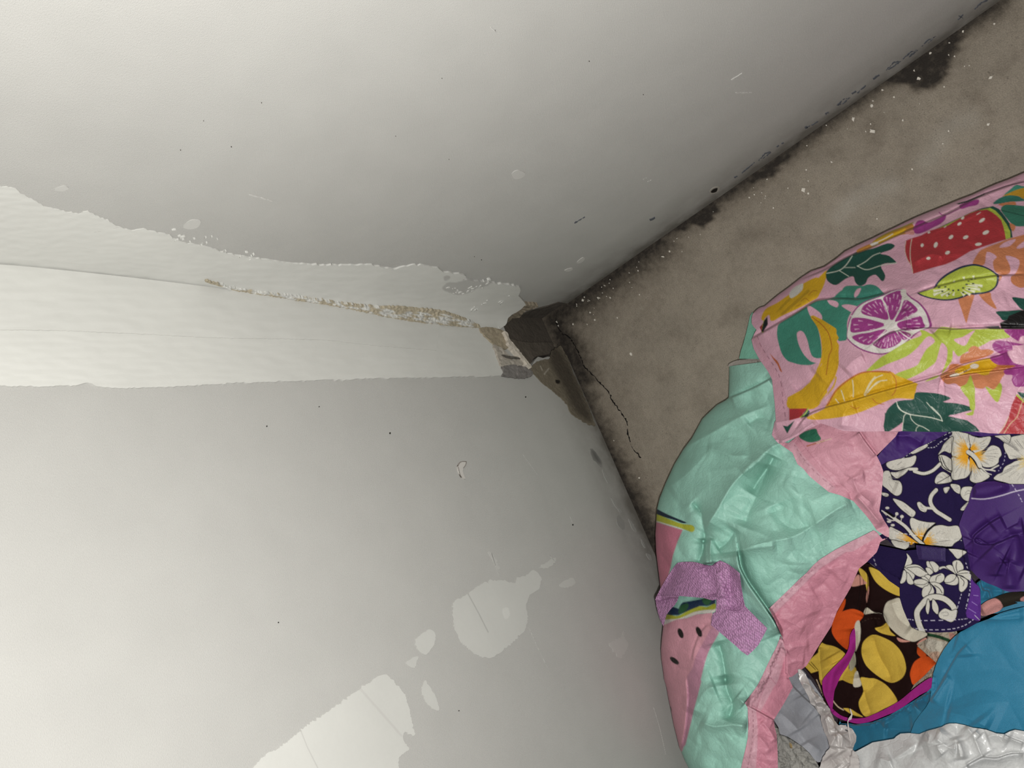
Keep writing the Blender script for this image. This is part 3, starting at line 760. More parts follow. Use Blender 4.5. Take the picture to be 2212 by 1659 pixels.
# grey and white plastic, knobbly towel
m_film = plastic_mat('thin_plastic', .32, .5, 120, .0002)
tw = thing('knobbly_towel', 'lumpy white textured towel below the grey sheet at the bottom edge', 'towel', (.54, .15, .1))
lumps = surf(-.016, ((15, .006, 95, 0, 1), (7, .003, 96, 0, 1)))
link_mesh('towel_body', sheet(T('e 120,850 240,1000 260,1085 400,1140 640,1295 760,1410 870,1540 960,1690 1100,3900 150,3900 180,1500 170,1100'), lumps, lin('#aeaca6', KP), [F_('e 420,1230 460,1250 470,1310 440,1320', '#a89060'), F_('e 160,850 210,900 220,1060 185,1060', '#b0aea4')], 1.6, drop(.03)), m_towel, tw)
gp = thing('grey_sheet', 'smooth grey fabric sheet tucked between the pink rim and the white plastic', 'fabric', (.5, .16, .1))
oGr = T('e 400,140 430,90 560,-10 640,-20 720,60 800,180 880,300 960,420 1080,600 1130,760 1180,900 1150,1300 1060,1420 960,1560 900,1558 860,1530 760,1400 640,1290 540,1220 400,1130 260,1080 230,960 130,800 250,640 350,470 470,270')
link_mesh('sheet_body', sheet(oGr, surf(-.008, ((60, .004, 91, .9, 2.4), (25, .0012, 92, .9, 2)), [fold('e 230,690 430,860 560,1000 680,1180 1000,1400', 20, .005), fold('e 460,230 640,420 850,610 960,740', 14, .005, 'step'), fold('e 560,330 620,440', 12, .002), fold('e 560,1000 700,1250', 18, -.004), fold('e 700,800 850,900 1000,850', 30, .003, 'soft')]), lin('#9b9da4', KP), [F_('e 630,10 830,120 840,170 740,130', '#1d2236')], 1.8, drop(.03)), m_nylon, gp)
# cream lacy garment just showing between
lace = thing('lace_garment', 'scrap of cream lacy garment showing between the swimsuit and the teal cloth', 'garment', (.42, .28, .08))
link_mesh('lace_body', sheet(T('D 1220,740 1330,745 1600,740 1620,800 1560,860 1480,960 1430,1060 1410,1180 1390,1260 1180,1330 1150,1250 1250,1100'), surf(-.016, ((20, .004, 75, 0, 1),)), lin('#bfb09c', KP), [F_('D 1340,830 1450,850 1540,870 1480,940 1400,950 1330,900', '#cfc8b8'), S_('D 1330,790 1450,815 1545,850', 7, '#1c4a2c'), F_('D 1540,780 1590,790 1580,830 1550,840', '#cf9486'), F_('D 1370,960 1450,950 1420,1060 1330,1000', '#c9a791')], 1.8, drop(.02)), m_towel, lace)

# brown swimsuit with big dots
sw = thing('swimsuit', 'dark brown swimsuit with large yellow and orange dots and magenta edging', 'swimsuit', (.43, .2, .08))
YL, OG, CR, BR = '#d6b54a', '#d4541f', '#cfc8b6', '#1f0e0d'
oW = T('D 690,190 760,140 850,170 1110,330 1340,700 1345,830 1262,872 1255,900 1330,965 1425,1050 1390,1085 1320,1160 1225,1242 1180,1320 1080,1420 950,1490 850,1535 760,1570 660,1560 560,1530 490,1450 420,1420 400,1330 330,1200 240,1090 300,1000 360,920 400,860 440,760 490,660 540,560 580,500 620,420 660,340')
ptW = [F_('D 820,190 900,215 1000,280 1110,340 1110,445 1000,410 900,340 850,270', YL), F_('D 725,195 770,215 805,260 815,330 808,420 785,330 745,260', YL), F_('D 660,350 720,255 780,310 800,335 760,345 700,360', '#cf9486'), S_('D 735,240 740,400 700,600', 1.2, '#120a0a'), S_('D 770,300 765,420 690,720', 1.2, '#120a0a'),
       F_('D 815,360 820,400 810,460 800,510 795,450', '#cf9486'),
       F_('D 855,795 950,820 1040,870 1110,950 1145,1040 1150,1120 1110,1190 1020,1226 920,1180 810,1090 765,1010 752,930 775,850', YL), F_('D 740,1185 820,1185 890,1195 990,1260 1075,1388 1020,1430 950,1462 860,1510 790,1530 745,1480 728,1400 770,1300', YL),
       F_('D 370,885 440,885 520,905 600,960 632,1040 635,1110 610,1190 560,1205 480,1230 400,1250 370,1150', YL), G_('D 240,1075 310,1000 370,950 378,1115 300,1140', YL), S_('D 280,1050 340,1110', 1.4, '#3a2a10', False), S_('D 300,1040 360,1110', 1.4, '#3a2a10', False),
       F_('D 875,735 930,720 985,688 1010,760 1055,805 960,790 900,765', YL), F_('D 590,1455 650,1460 700,1490 765,1532 690,1520 630,1490', YL), F_('D 580,1180 640,1100 700,1090 710,1200 690,1240 600,1210', '#c0a03e'),
       F_('D 485,760 500,680 545,610 610,575 690,565 775,610 730,680 690,740 650,820 640,900 625,930 560,880 510,820', OG), F_('D 470,720 540,580 605,470 600,540 540,650', OG), F_('D 1190,1130 1220,1050 1265,1010 1330,985 1425,1050 1320,1160 1225,1245 1195,1190', OG), F_('D 1250,950 1262,890 1300,905 1335,975 1310,1005 1270,985', OG),
       F_('D 950,590 975,510 1030,480 1100,470 1135,580 1175,665 1210,735 1345,785 1270,840 1205,856 1100,810 1010,730 965,660', CR), F_('D 690,720 730,665 745,740 742,820 735,860 693,945', CR), F_('D 775,610 800,550 860,590 935,605 860,600', CR), F_('D 690,1150 715,1120 735,1180 750,1250 680,1260', CR), F_('D 640,960 690,950 700,1060 650,1120', '#a9a28c'),
       F_('D 1070,820 1130,840 1190,855 1100,860', '#cf9486'), F_('D 1250,880 1300,835 1340,830 1340,940 1290,900', '#cf9486'), D_('D 760,680 830,650 920,650', 1.0, '#4a3a30', 4, 3), S_('D 350,1200 375,1260 400,1340', 2, '#cdb79c'), S_('D 490,1380 540,1440 590,1470', 2.4, '#cdb79c')]
fW = [fold('D 860,800 880,900 930,1020 990,1120 1020,1220', 12, -.004), fold('D 770,1290 800,1400 840,1520', 10, -.003), fold('D 690,740 700,940 740,1180', 14, -.007, 'step'), fold('D 1255,900 1330,965 1420,1050', 10, .005), fold('D 860,590 940,620 960,700 880,730', 14, .006, 'step'), fold('D 1020,480 1080,640 1200,740', 18, .005), fold('D 375,900 380,1050 400,1240', 14, .005), fold('D 800,180 810,330 800,540 770,640', 12, .005, 'step'), fold('D 480,980 520,1050', 20, -.003, 'soft')]
link_mesh('swimsuit_body', sheet(oW, surf(-.008, ((70, .005, 71, 0, 1), (30, .0015, 72, 0, 1)), fW), lin(BR, KP), ptW, 1.4, drop(.02)), m_jersey, sw)['label'] = 'dark brown stretch fabric with dots'
MG = lin('#9c2880', KP)
e1 = sheet(spline(T('D 650,800 690,740 700,850 694,930 665,1000 625,1080 590,1130 560,1180 530,1250 510,1300 500,1380 490,1462 465,1445 430,1370 408,1310 400,1220 425,1170 490,1100 550,1040 605,980 640,900'), True, 3), surf(.004, ((30, .0015, 73, 0, 1),), [fold('D 660,820 640,960 500,1130 450,1400', 10, .003, 'soft')]), MG, (), 1.5, drop(.006))
e2 = sheet(spline(T('D 470,1440 560,1515 660,1545 780,1540 860,1510 950,1470 1090,1390 1200,1300 1290,1230 1385,1180 1385,1275 1290,1330 1200,1390 1090,1470 1000,1510 850,1570 760,1590 690,1590 560,1550 490,1500'), True, 3), surf(.002, ((30, .0015, 74, 0, 1),)), MG, (), 1.5, drop(.008))
link_mesh('edging', [e1, e2], m_jersey, sw)['label'] = 'magenta edging of the swimsuit'

# teal cloth
tl = thing('teal_garment', 'plain teal blue garment spread above the white plastic bag', 'garment', (.44, .34, .08))
oT = T('D 1790,690 1700,740 1640,770 1590,810 1540,860 1490,930 1445,1010 1420,1070 1395,1150 1385,1230 1378,1300 1365,1390 1330,1450 1280,1510 1230,1580 1200,1659 1180,1760 e 1480,1400 1480,3900 P 2600,1950 2600,1330 D 2212,545 2100,570 2000,600 1900,650')
fT = [fold('D 1365,1390 1440,1280 1520,1130 1620,960 1700,880', 26, .003, 'step'), fold('f 1050,480 1300,560 1500,800', 40, -.003, 'soft'), fold('f 1050,620 1350,690 1700,860', 24, .0035), fold('f 820,480 960,260 1100,60', 8, .003), fold('D 1600,820 1680,860 1700,1000', 26, .003, 'soft'), fold('D 1820,650 2000,655 2212,640', 8, .003), fold('D 1850,660 1980,620 2212,560', 6, .003)]
t1_ = lambda: sheet(oT, surf(.002, ((130, .006, 81, 0, 1), (50, .0015, 82, .7, 2)), fT), lin('#24789a', KP), (), 2.0, drop(.02))
oT2 = T('D 1400,1250 1340,1310 1200,1400 1000,1520 850,1580 700,1600 640,1590 560,1590 600,1659 e 1280,840 1260,940 1480,1100 1480,1500 f 0,1100 300,1060 700,960 800,700 830,300')
t2 = sheet(oT2, surf(-.008, ((60, .004, 83, .6, 1.6),), [fold('f 100,830 250,720 480,560 620,500', 16, .006), fold('f 560,520 660,600 720,640', 10, .004), fold('f 130,860 350,880 560,860', 20, -.005), fold('f 640,380 700,440 800,460', 12, -.004), fold('f 450,560 520,620', 8, .003)]), lin('#21708f', KP), (), 2.0, drop(.02))
oT3 = T('d 1340,1190 1385,1150 1425,1125 1500,1150 1700,1230 1900,1330 2212,1310 5500,1310 5500,1700 1300,1750 1330,1500 1390,1400')
t3 = sheet(oT3, surf(-.01, ((40, .002, 84, 0, 1),), [fold('d 1420,1130 1450,1300 1560,1330 1600,1480', 14, .006, 'step'), fold('d 1450,1290 1650,1320 1850,1340', 10, -.004)]), lin('#24789a', KP), (), 2.0, drop(.01))
st = thing('fabric_strap', 'black and pink patterned fabric strap lying on the teal cloth under the purple satin', 'strap', (.39, .37, .1))
link_mesh('strap_body', sheet(spline(T('d 1360,1690 1390,1625 1450,1570 1540,1510 1640,1470 1780,1410 1920,1368 2050,1355 2212,1350 4500,1340 4500,1490 2212,1525 2100,1555 1990,1590 1830,1640 1760,1700 1600,1760 1440,1790'), True, 3), surf(-.001, ((40, .001, 85, 0, 1),), [fold('d 1400,1700 1700,1540 2300,1420', 14, .004, 'soft')]), lin('#2b2620', KP), [F_('d 1340,1720 1380,1610 1530,1500 1650,1465 1740,1490 1800,1560 1815,1640 1700,1760 1500,1850', '#c28a86'), F_('d 2150,1510 2212,1430 2400,1400 2400,1560', '#c28a86')], 1.6, drop(.006)), m_cotton, st)

link_mesh('teal_body', [t1_(), t2, t3], m_nylon, tl)['label'] = 'teal cloth'
sh = thing('swim_shorts', 'navy swim shorts printed with white hibiscus flowers in the mouth of the bag', 'shorts', (.36, .3, .08))
pt = []
OR_ = '#dfa02a'
def hib(s, fr, cx, cy, a0, a1, r, seed, n=16):
    o = petal(s) + veins(s, fr, cx, cy, 14, seed)
    o += rays(fr, cx, cy, a0, a1, r * .6, r, n, '#d9b25e', seed, 2.6) + rays(fr, cx, cy, a0, a1, r * .4, r * .75, n, OR_, seed + 1, 3.0)
    return o
# big hibiscus, upper right
pt += hib('C 1432,130 1500,170 1590,190 1615,240 1618,320 1575,395 1505,452 1418,432 1410,300', 'C', 1600, 380, 130, 250, 190, 1)
pt += hib('C 1602,205 1640,215 1720,235 1832,220 1840,260 1800,330 1700,405 1645,378 1622,320', 'C', 1620, 370, -70, 0, 120, 2, 10)
pt += hib('C 1690,440 1760,415 1830,335 1880,320 1940,350 1962,420 1935,460 1925,510 1870,550 1800,560 1740,535', 'C', 1640, 420, -25, 40, 170, 3, 12)
pt += hib('C 1412,455 1500,468 1565,425 1612,500 1622,600 1575,670 1500,690 1440,698 1410,660', 'C', 1590, 420, 90, 175, 190, 4)
pt += hib('C 1635,500 1700,545 1765,605 1832,660 1745,718 1690,735 1615,700 1640,600', 'C', 1620, 440, 40, 95, 200, 5, 12)
pt += [S_('C 1600,395 1660,450 1700,510 1725,550', 12, BLK), S_('C 1595,392 1640,420 1690,475 1725,545', 9, FLW), S_('C 1720,545 1770,580 1840,590 1890,600', 3, FLW), S_('C 1840,590 1890,560 1930,540', 3, FLW), S_('C 1740,560 1800,620 1850,640', 2, FLW)]
# hibiscus, far right
for k, s in enumerate(('C 1990,300 2060,235 2150,210 2340,200 2340,455 2150,455 2060,470 2030,420 2005,380', 'C 1880,690 1920,640 1970,620 2000,560 2070,520 2150,485 2340,480 2340,760 2212,745 2080,748 2000,725', 'C 1890,215 1980,205 2060,205 2045,290 1990,280 1940,240')):
    pt += petal(s) + veins(s, 'C', 2300, 480, 20, 50 + k)
pt += rays('C', 2300, 500, 150, 215, 60, 190, 14, '#d6bd78', 8, 2)
# folded flower and leaf scraps on the left of the panel
for k, s in enumerate(('C 690,520 760,480 870,462 950,450 1012,430 1015,480 980,540 900,570 800,592 720,572', 'C 735,620 800,615 880,590 945,565 900,625 850,660 800,682', 'C 655,620 715,600 740,650 760,700 830,712 862,770 850,850 790,872 700,800 640,740',
                       'C 960,385 1040,340 1130,300 1142,330 1060,380 980,412', 'C 1270,440 1330,430 1400,470 1412,520 1408,615 1350,590 1300,550', 'C 1238,740 1245,660 1310,612 1370,640 1405,680 1400,722', 'C 1325,790 1387,780 1372,820 1348,848 1330,830', 'C 1400,748 1490,758 1508,800 1500,852 1440,820',
                       'C 762,910 830,925 890,955 960,1010 1012,1060 975,1110 900,1060 830,1000', 'C 1265,420 1300,360 1330,300 1420,220 1415,300 1400,400 1330,380', 'C 635,840 700,850 715,870 690,885 650,870', 'C 1510,1030 1540,990 1600,940 1580,1000 1550,1035', 'C 1030,960 1060,945 1100,980 1140,1010 1120,1055 1060,1030')):
    pt += petal(s) + veins(s, 'C', *[(700, 620), (760, 640), (650, 640), (1000, 400), (1400, 600), (1400, 700), (1340, 850), (1400, 760), (990, 1090), (1420, 240), (640, 860), (1510, 1030), (1130, 1050)][k], 8, 20 + k)
pt += [S_('C 1000,605 1100,632 1200,600 1285,520', 9.5, BLK), S_('C 1000,605 1100,630 1200,598 1285,522', 6.5, FLW), S_('C 950,580 1025,580', 6, FLW), S_('C 1280,445 1310,540 1370,590 1410,600', 2, BLK), S_('C 1300,440 1340,540 1405,610', 1.6, BLK), S_('C 1250,735 1330,690 1400,650', 1.4, BLK),
       S_('C 1240,812 1185,880 1180,960 1235,1040 1310,1090 1390,1140', 11, BLK), S_('C 1240,812 1185,880 1180,960 1235,1040 1310,1090 1390,1140', 8, FLW), S_('C 1120,1010 1200,1015', 5, FLW)]
pt += petal('C 1510,850 1530,790 1580,775 1650,790 1650,900 1600,935 1540,910') + [S_('C 1560,850 1590,820 1640,830', 1.2, '#8d8a86'), S_('C 1550,870 1600,850 1640,860', 1.2, '#8d8a86')]
# hibiscus, lower centre
pt += hib('C 725,1225 790,1245 870,1290 950,1370 1010,1400 900,1395 725,1350', 'C', 1060, 1420, 185, 215, 300, 11, 12)
pt += hib('C 965,1120 1050,1150 1150,1170 1235,1182 1150,1270 1090,1330 1010,1300 955,1200', 'C', 1070, 1400, -125, -60, 180, 12, 14)
pt += hib('C 1110,1320 1150,1250 1200,1220 1290,1200 1380,1215 1480,1210 1520,1300 1510,1350 1440,1400 1400,1435 1250,1425 1100,1412', 'C', 1090, 1410, -60, 5, 170, 13, 16)
pt += petal('C 745,1368 850,1385 935,1392 935,1440 900,1465 850,1470 790,1440')
pt += [S_('C 1090,1410 1100,1340 1150,1260 1230,1190', 4.5, BLK), S_('C 690,1065 800,1140 900,1220 1000,1330 1095,1412', 10, BLK), S_('C 780,1130 900,1215 1000,1330 1095,1412', 6.5, FLW), S_('C 640,1040 700,1080 800,1150', 2.6, FLW), S_('C 700,1130 760,1150 810,1140', 2, FLW), S_('C 790,1120 800,1080', 1.4, FLW), S_('C 850,1165 860,1110', 1.4, FLW), S_('C 690,1090 660,1060', 1.4, FLW)]
pt += dots('C', FLW, [(700, 1010, 22, 14), (805, 1075, 18, 18), (862, 1105, 20, 18), (720, 1160, 24, 14), (760, 1200, 22, 14)])
pt += [D_('C 745,1278 850,1290 1000,1310 1200,1330 1350,1355 1520,1370', 1.4, '#e6e2da', 6, 4), D_('C 725,1340 850,1370 1000,1400', 1.2, '#e6e2da', 6, 4), D_('C 1150,300 1270,230 1420,165', 1.5, '#d8d6de', 5, 3), D_('C 870,460 960,400', 1.3, '#d8d6de', 5, 3), D_('C 1150,345 1230,335 1290,280 1430,200', 1.3, '#d8d6de', 5, 3), D_('C 1430,270 1560,285 1700,290 1840,250', 1.0, '#cfc6a8', 4, 3), D_('C 2070,760 2180,940', 1.5, '#cfc9dc', 5, 3), D_('C 2005,400 1990,500 1930,600', 1.4, '#b9b4cc', 4, 4)]
oS = T('C 560,560 640,535 700,500 780,480 870,455 960,395 1040,345 1140,300 1290,230 1380,170 1430,140 1500,165 1600,188 1700,225 1840,215 1960,205 2100,195 4200,190 4200,900 2100,900 1900,900 1700,1300 1640,1450 1560,1480 1420,1450 1200,1425 1000,1395 900,1470 780,1440 700,1360 560,1330')
fS = [fold('C 1408,200 1412,400 1408,600 1405,760', 10, .0035, 'step'), fold('C 700,1360 1000,1395 1500,1440', 8, .003), fold('C 1800,740 1700,730 1650,760', 10, .003), fold('C 800,700 1000,760 1300,700', 40, .003, 'soft')]
# purple lining showing above
oL = T('C 560,560 590,440 640,380 720,270 800,170 850,120 1000,140 4200,150 4200,215 1960,215 1840,235 1600,200 1430,170 1290,250 1140,325 1000,420 870,480 760,500 690,540 600,560')
link_mesh('lining', sheet(oL, surf(-.009, ((30, .002, 53, .4, 2.5), (9, .0006, 54, .6, 2.5)), [fold('C 800,210 950,220 1100,300', 12, .003)]), lin(PUR, KP), [S_('C 800,205 880,215 960,200', .8, '#7a55a8')], 1.6, drop(.008)), m_satin, sh)['label'] = 'shiny purple lining'
# lower dark panel and the pocket flap
oLP = T('D 780,120 840,60 900,-10 1150,40 1700,30 1700,120 1250,150 1180,300 1110,385 1000,310 900,210')
link_mesh('leg_panel', sheet(oLP, surf(-.008, ((40, .002, 55, 0, 1),)), lin(NAV, KP), [D_('D 845,70 870,130 885,180', 1.3, '#cfc9dc', 6, 4), F_('D 800,150 830,160 880,200 850,195', '#b8b39c')], 1.8, drop(.008)), m_cotton, sh)
link_mesh('front_panel', sheet(oS, surf(-.004, ((60, .003, 51, 0, 1), (26, .0008, 52, 0, 1)), fS), lin(NAV, KP), pt, 1.25, drop(.008)), m_cotton, sh)['label'] = 'navy cotton panel with white hibiscus print'
pf = []
def flower(petals):
    o = []
    for s, l in petals: o += petal(s, l, FLW, 2.6)
    return o
pf += flower([('d 20,900 20,760 45,645 110,700 155,800 120,850 60,890', None), ('d 30,900 170,850 290,870 380,950 440,1010 400,1050 300,1070 180,1010', 'd 60,905 250,890 350,940 415,990'), ('d 10,910 90,950 160,1000 200,1040 190,1090 160,1120 100,1040', None), ('d 60,1000 110,1040 150,1110 185,1190 120,1210 65,1160', None), ('d -60,1190 -30,1080 0,960 40,980 50,1090 10,1170', None)])
pf += flower([('d 420,800 470,795 520,880 550,980 500,940 440,890', None), ('d 480,800 560,800 650,890 630,960 570,985 530,900', None), ('d 405,920 470,910 530,970 535,1000 470,1030', None)])
pf += flower([('d 455,1160 380,1080 420,1040 480,1050 495,1110', None), ('d 460,1160 330,1090 380,1070 440,1120', None), ('d 450,1165 330,1115 220,1130 190,1170 240,1240 330,1230 410,1200', None), ('d 450,1180 430,1240 340,1275 200,1210 260,1220 380,1220', None), ('d 470,1190 530,1260 560,1350 500,1420 360,1445 340,1340 380,1260 450,1230', 'd 475,1200 510,1280 455,1390'), ('d 485,1170 620,1180 720,1270 735,1370 695,1455 610,1400 590,1280', 'd 570,1230 660,1290 705,1370'), ('d 480,1160 510,1070 620,1030 700,1010 745,1050 740,1130 660,1185 580,1160', 'd 590,1140 610,1070 680,1030')])
pf += flower([('d 950,1025 860,960 740,910 660,940 660,900 740,880 830,910', None), ('d 955,1020 900,980 780,890 840,855 900,880 950,960', None), ('d 970,1010 920,900 900,810 960,770 1030,780 1090,860 1095,930 1020,960', 'd 990,990 965,900 975,800'), ('d 980,1025 1040,970 1130,955 1210,975 1215,1000 1120,1000', None), ('d 1000,1030 1110,1010 1215,1010 1238,1080 1220,1130 1160,1110 1080,1050', None), ('d 990,1050 1080,1080 1170,1140 1165,1250 1080,1345 1025,1320 1020,1200 1015,1100', 'd 1040,1080 1110,1160 1095,1240'), ('d 960,1060 1000,1110 990,1200 900,1225 760,1185 870,1165 940,1120', None), ('d 950,1040 870,1025 790,1070 750,1160 840,1170 920,1130 955,1080', None)])
pf += petal('d 830,555 960,560 1150,610 1080,680 990,740 900,640')
pf += [S_('D 1310,790 1270,700 1250,600 1290,530 1350,470 1430,455 1510,480 1575,540 1590,590', 15, BLK), S_('D 1310,790 1270,700 1250,600 1290,530 1350,470 1430,455 1510,480 1575,540 1590,590', 11.5, FLW)]
pf += petal('D 1350,475 1365,530 1350,610 1330,560') + petal('D 1395,475 1440,540 1435,610 1390,560') + petal('D 1450,600 1500,560 1560,580 1605,570 1600,640 1560,680 1500,660 1455,640') + [S_('D 1470,600 1520,590 1530,620 1490,625', 1.2, '#8d8a86')]
pf += [D_('D 1170,655 1300,668 1600,660 1700,650', 1.5, '#cfc9dc', 5, 4), D_('D 1210,735 1350,750 1550,745 1690,705 1800,620', 1.5, '#cfc9dc', 6, 4), D_('D 1690,150 1725,290 1725,400 1690,560', 1.5, '#cfc9dc', 5, 4), D_('D 1650,430 1620,530 1590,640', 1.3, '#cfc9dc', 5, 4),
       G_('D 1735,280 1765,330 1815,365 1830,500 1830,680 1700,640 1690,600 1720,480 1735,400', '#5a3186'), S_('D 1760,440 1800,445', 1, '#a58ac8'), S_('D 1745,500 1790,530', 1, '#a58ac8'), S_('D 1715,560 1780,600', 1, '#a58ac8'), S_('D 1770,620 1810,660', 1, '#d8d4dc')]
# purple satin garment on the right
sat = thing('satin_garment', 'crumpled plain purple satin garment at the right edge of the photo', 'garment', (.34, .38, .1))
oP = T('C 1690,735 1790,718 1880,712 1960,730 2060,748 4200,780 P 2600,1255 d 5500,1330 2212,1335 2100,1345 1950,1350 1850,1325 1700,1250 1540,1190 1420,1130 1330,1050 1260,970 1210,920 1170,820 1150,720 1130,600 1110,480 1080,350 1050,250 1015,120 C 1500,1170 1540,1060 1600,950 1620,850 1645,780')
fP = [fold('d 1280,380 1300,310 1450,180 1650,40 1800,-40', 26, .006, 'step'), fold('d 1280,380 1340,440 1450,475 1600,480 1750,440 1900,370 2110,290', 18, .006, 'step'), fold('d 1370,420 1480,260 1640,120', 14, -.004), fold('d 2010,130 2060,190 2212,170', 14, .005), fold('d 1860,790 1880,900 1940,1100 1940,1300', 14, .004), fold('d 1700,1060 1710,960 1780,860 1850,790', 12, .004), fold('d 1850,780 1700,700 1560,560', 30, .005), fold('d 2100,300 2080,500 2060,640 1990,830', 16, .005), fold('d 1900,890 2050,920 2212,990', 16, .003),
      fold('C 1650,810 1800,780 2000,745', 8, .003), fold('C 1640,860 1820,840 2050,760', 8, .003), fold('d 1190,660 1260,500 1300,400', 24, -.004)]
fP = [(a, b * 1.1, c, d if d == 'step' else 'soft') for a, b, c, d in fP]
link_mesh('satin_body', sheet(oP, surf(.006, ((170, .005, 61, .6, 1.5),), fP), lin('#3d1c64', KP), [S_('C 1635,905 1750,912 1850,900 1980,868 2100,830 2240,800', 2.0, '#cfc6d8'), D_('C 2080,750 2150,860 2190,940', 1.6, '#bdb3cc', 6, 4)], 1.6, drop(.02)), m_satin, sat)

oFl = T('D 1150,40 1165,100 1140,180 1112,230 1098,300 1094,360 1098,470 1125,560 1160,645 1200,720 1260,756 1340,772 1460,775 1560,770 1640,755 1700,738 1790,690 1822,662 1825,560 1822,460 1818,380 1790,340 1750,300 1735,240 1720,150 1700,30 1500,20 1300,25')
flap = link_mesh('pocket_flap', sheet(oFl, surf(.004, ((50, .002, 56, 0, 1),), [fold('D 1200,700 1500,740 1790,680', 16, .002)]), lin(NAV, KP), pf, 1.25, drop(.012)), m_cotton, sh)
flap['label'] = 'navy pocket flap with white plumeria flowers'
m_rib = cloth_mat('ribbed_tape', .6, .4)
lp = []
for k in range(11): lp.append(S_('d %f,%f %f,%f' % (235 + 5 * k * .6, 505 + 24.5 * k, 770, 555 + 23.5 * k), 1.5, '#15082e', False))
link_mesh('ribbed_loop', sheet(T('d 228,490 400,505 600,525 770,545 768,660 772,795 560,790 400,770 275,750 245,640'), surf(.007, (), [fold('d %f,%f %f,%f' % (240 + 3 * k, 517 + 24.5 * k, 770, 567 + 23.5 * k), 2.2, .0012) for k in range(10)]), lin('#3d2570', KP), lp, 1.0, drop(.004)), m_rib, flap)['label'] = 'ribbed purple tape loop'

limbM = T('B 555,130 553,240 550,345 530,362 470,395 400,460 370,490 300,620 240,700 180,800 120,930 80,1030 60,1110 55,1200 50,1280 55,1400 70,1520 85,1640 E 120,650 150,850 165,1020 150,1150 140,1270 145,1380 160,1480 175,1600 F 75,90 90,170 105,240 120,320 140,400 155,460 170,490 190,540 210,578 330,860 430,1380')
right = T('F 560,1380 480,860 P 1640,1659 F 545,500 580,400 575,300 570,200 690,0 E 1310,1450 1420,1230 1470,1130 1440,1060 1400,960 1350,890 P 1700,1310 1845,1180 1885,1165 1912,1150 1860,1085 1810,1050 1740,970 1700,880 1690,800 1660,780')
foldsM = [fold('B 555,345 640,310 740,265 840,210', 16, .006, 'step'), fold('B 200,720 330,640 480,560 620,480 740,430 830,400', 20, .0045), fold('B 640,860 700,800 760,750 850,680 960,640', 22, .006),
          fold('B 380,1270 430,1180 480,1100 560,960 640,870 740,790 850,680', 26, .009, 'ridge'), fold('B 700,1000 760,900 830,800 860,740', 18, -.007), fold('B 620,1390 780,1340 1000,1290 1180,1180 1300,1100 1390,1060', 26, .006),
          fold('B 400,690 480,705 560,740 690,740', 14, .003), fold('B 300,1060 355,1120 370,1200 385,1290 375,1470', 12, -.007), fold('B 430,1300 425,1400 430,1480', 10, .006), fold('B 470,1380 540,1330 600,1240', 14, -.005),
          fold('B 850,1080 900,1180 1000,1240 1150,1200', 30, -.004), fold('B 680,530 760,480 850,500', 16, -.003), fold('B 130,960 220,900 330,800 420,700', 26, .003), fold('B 820,800 790,900 700,1100 650,1230', 34, -.006),
          fold('E 970,200 985,300 1010,400 1090,550 1180,680 1300,850 1380,970 1440,1100', 34, .012, 'step'), fold('E 540,340 590,200 600,60', 8, -.006), fold('E 640,350 625,230 620,100', 8, .005), fold('E 760,1180 800,1320 830,1480 850,1659', 18, -.008),
          fold('F 420,20 440,120 470,200 440,300', 16, -.007), fold('F 280,300 360,330 470,320 560,330', 18, .005), fold('F 490,150 545,195', 12, .006), fold('F 370,90 300,130 230,260', 22, .004), fold('E 1000,200 1150,170 1400,140', 22, .004),
          fold('E 470,1390 500,1250 560,1100 640,1000', 14, .0015, 'step'), fold('F 195,40 205,160 190,330 170,450', 14, .0012, 'step')]
ptM = [F_('B 40,1100 62,1105 130,1140 200,1170 262,1197 230,1200 180,1180 110,1160 40,1140', '#15263c'), F_('B 40,1135 60,1140 160,1180 230,1205 300,1215 318,1240 300,1262 250,1245 160,1215 40,1185', '#b3b63c'),
       S_('B 40,1190 62,1190 150,1217 240,1245', 2.0, '#e0dcd2'),
       G_('B 30,1195 62,1195 150,1222 236,1248 200,1330 170,1420 150,1520 130,1590 110,1659 30,1659', '#c4788c'), G_('E 20,-20 345,-10 320,90 270,200 225,320 195,450 150,600 60,700', '#c4788c'),
       # watermelon slice under the strap
       G_('E 60,1000 170,990 250,950 420,930 520,890 620,880 700,870 690,1000 760,1040 770,1090 720,1180 660,1280 620,1400 590,1500 560,1659 F 250,80 235,200 215,300 195,400 170,480 100,480 20,100', '#d79ba9'),
       G_('E 690,1030 765,1060 765,1100 700,1210 640,1330 600,1480 570,1600 F 285,60 265,140 240,230 225,300 190,440 160,470 190,330 200,160 200,30 E 480,1480 520,1340 600,1190', '#c08aa0'),
       F_('E 180,960 250,910 330,915 370,905 470,860 560,830 640,840 730,820 725,860 650,875 560,880 480,905 400,930 300,950 180,1000', '#e2ddd4'),
       F_('E 170,940 215,880 280,905 330,905 380,880 470,825 560,800 640,810 725,770 730,830 660,840 600,845 500,865 410,905 330,935 220,945', '#b3b63c'),
       G_('E 200,890 250,800 330,830 360,770 420,720 600,715 735,712 730,770 640,800 560,800 460,840 330,900 250,900', '#1d3350'), F_('E 330,880 350,800 420,770 440,800 400,860', '#2c5a38'), F_('E 590,720 650,712 690,740 650,790 600,770', '#2c5a38'),
       G_('E 330,690 420,700 520,715 600,720 470,745 380,760 340,790', MINT)]
ptM += dots('E', '#17120f', [(353, 1096, 28, 58, -22), (552, 1080, 28, 60, -24), (286, 1393, 26, 60, -52)]) + dots('F', '#17120f', [(99, 228, 6, 18, 0)])
oM = np.concatenate([limbM, right])
noiseM = ((85, .013, 1, 0, 1), (40, .006, 2, .9, 1.8), (18, .0008, 3, .9, 1.5))
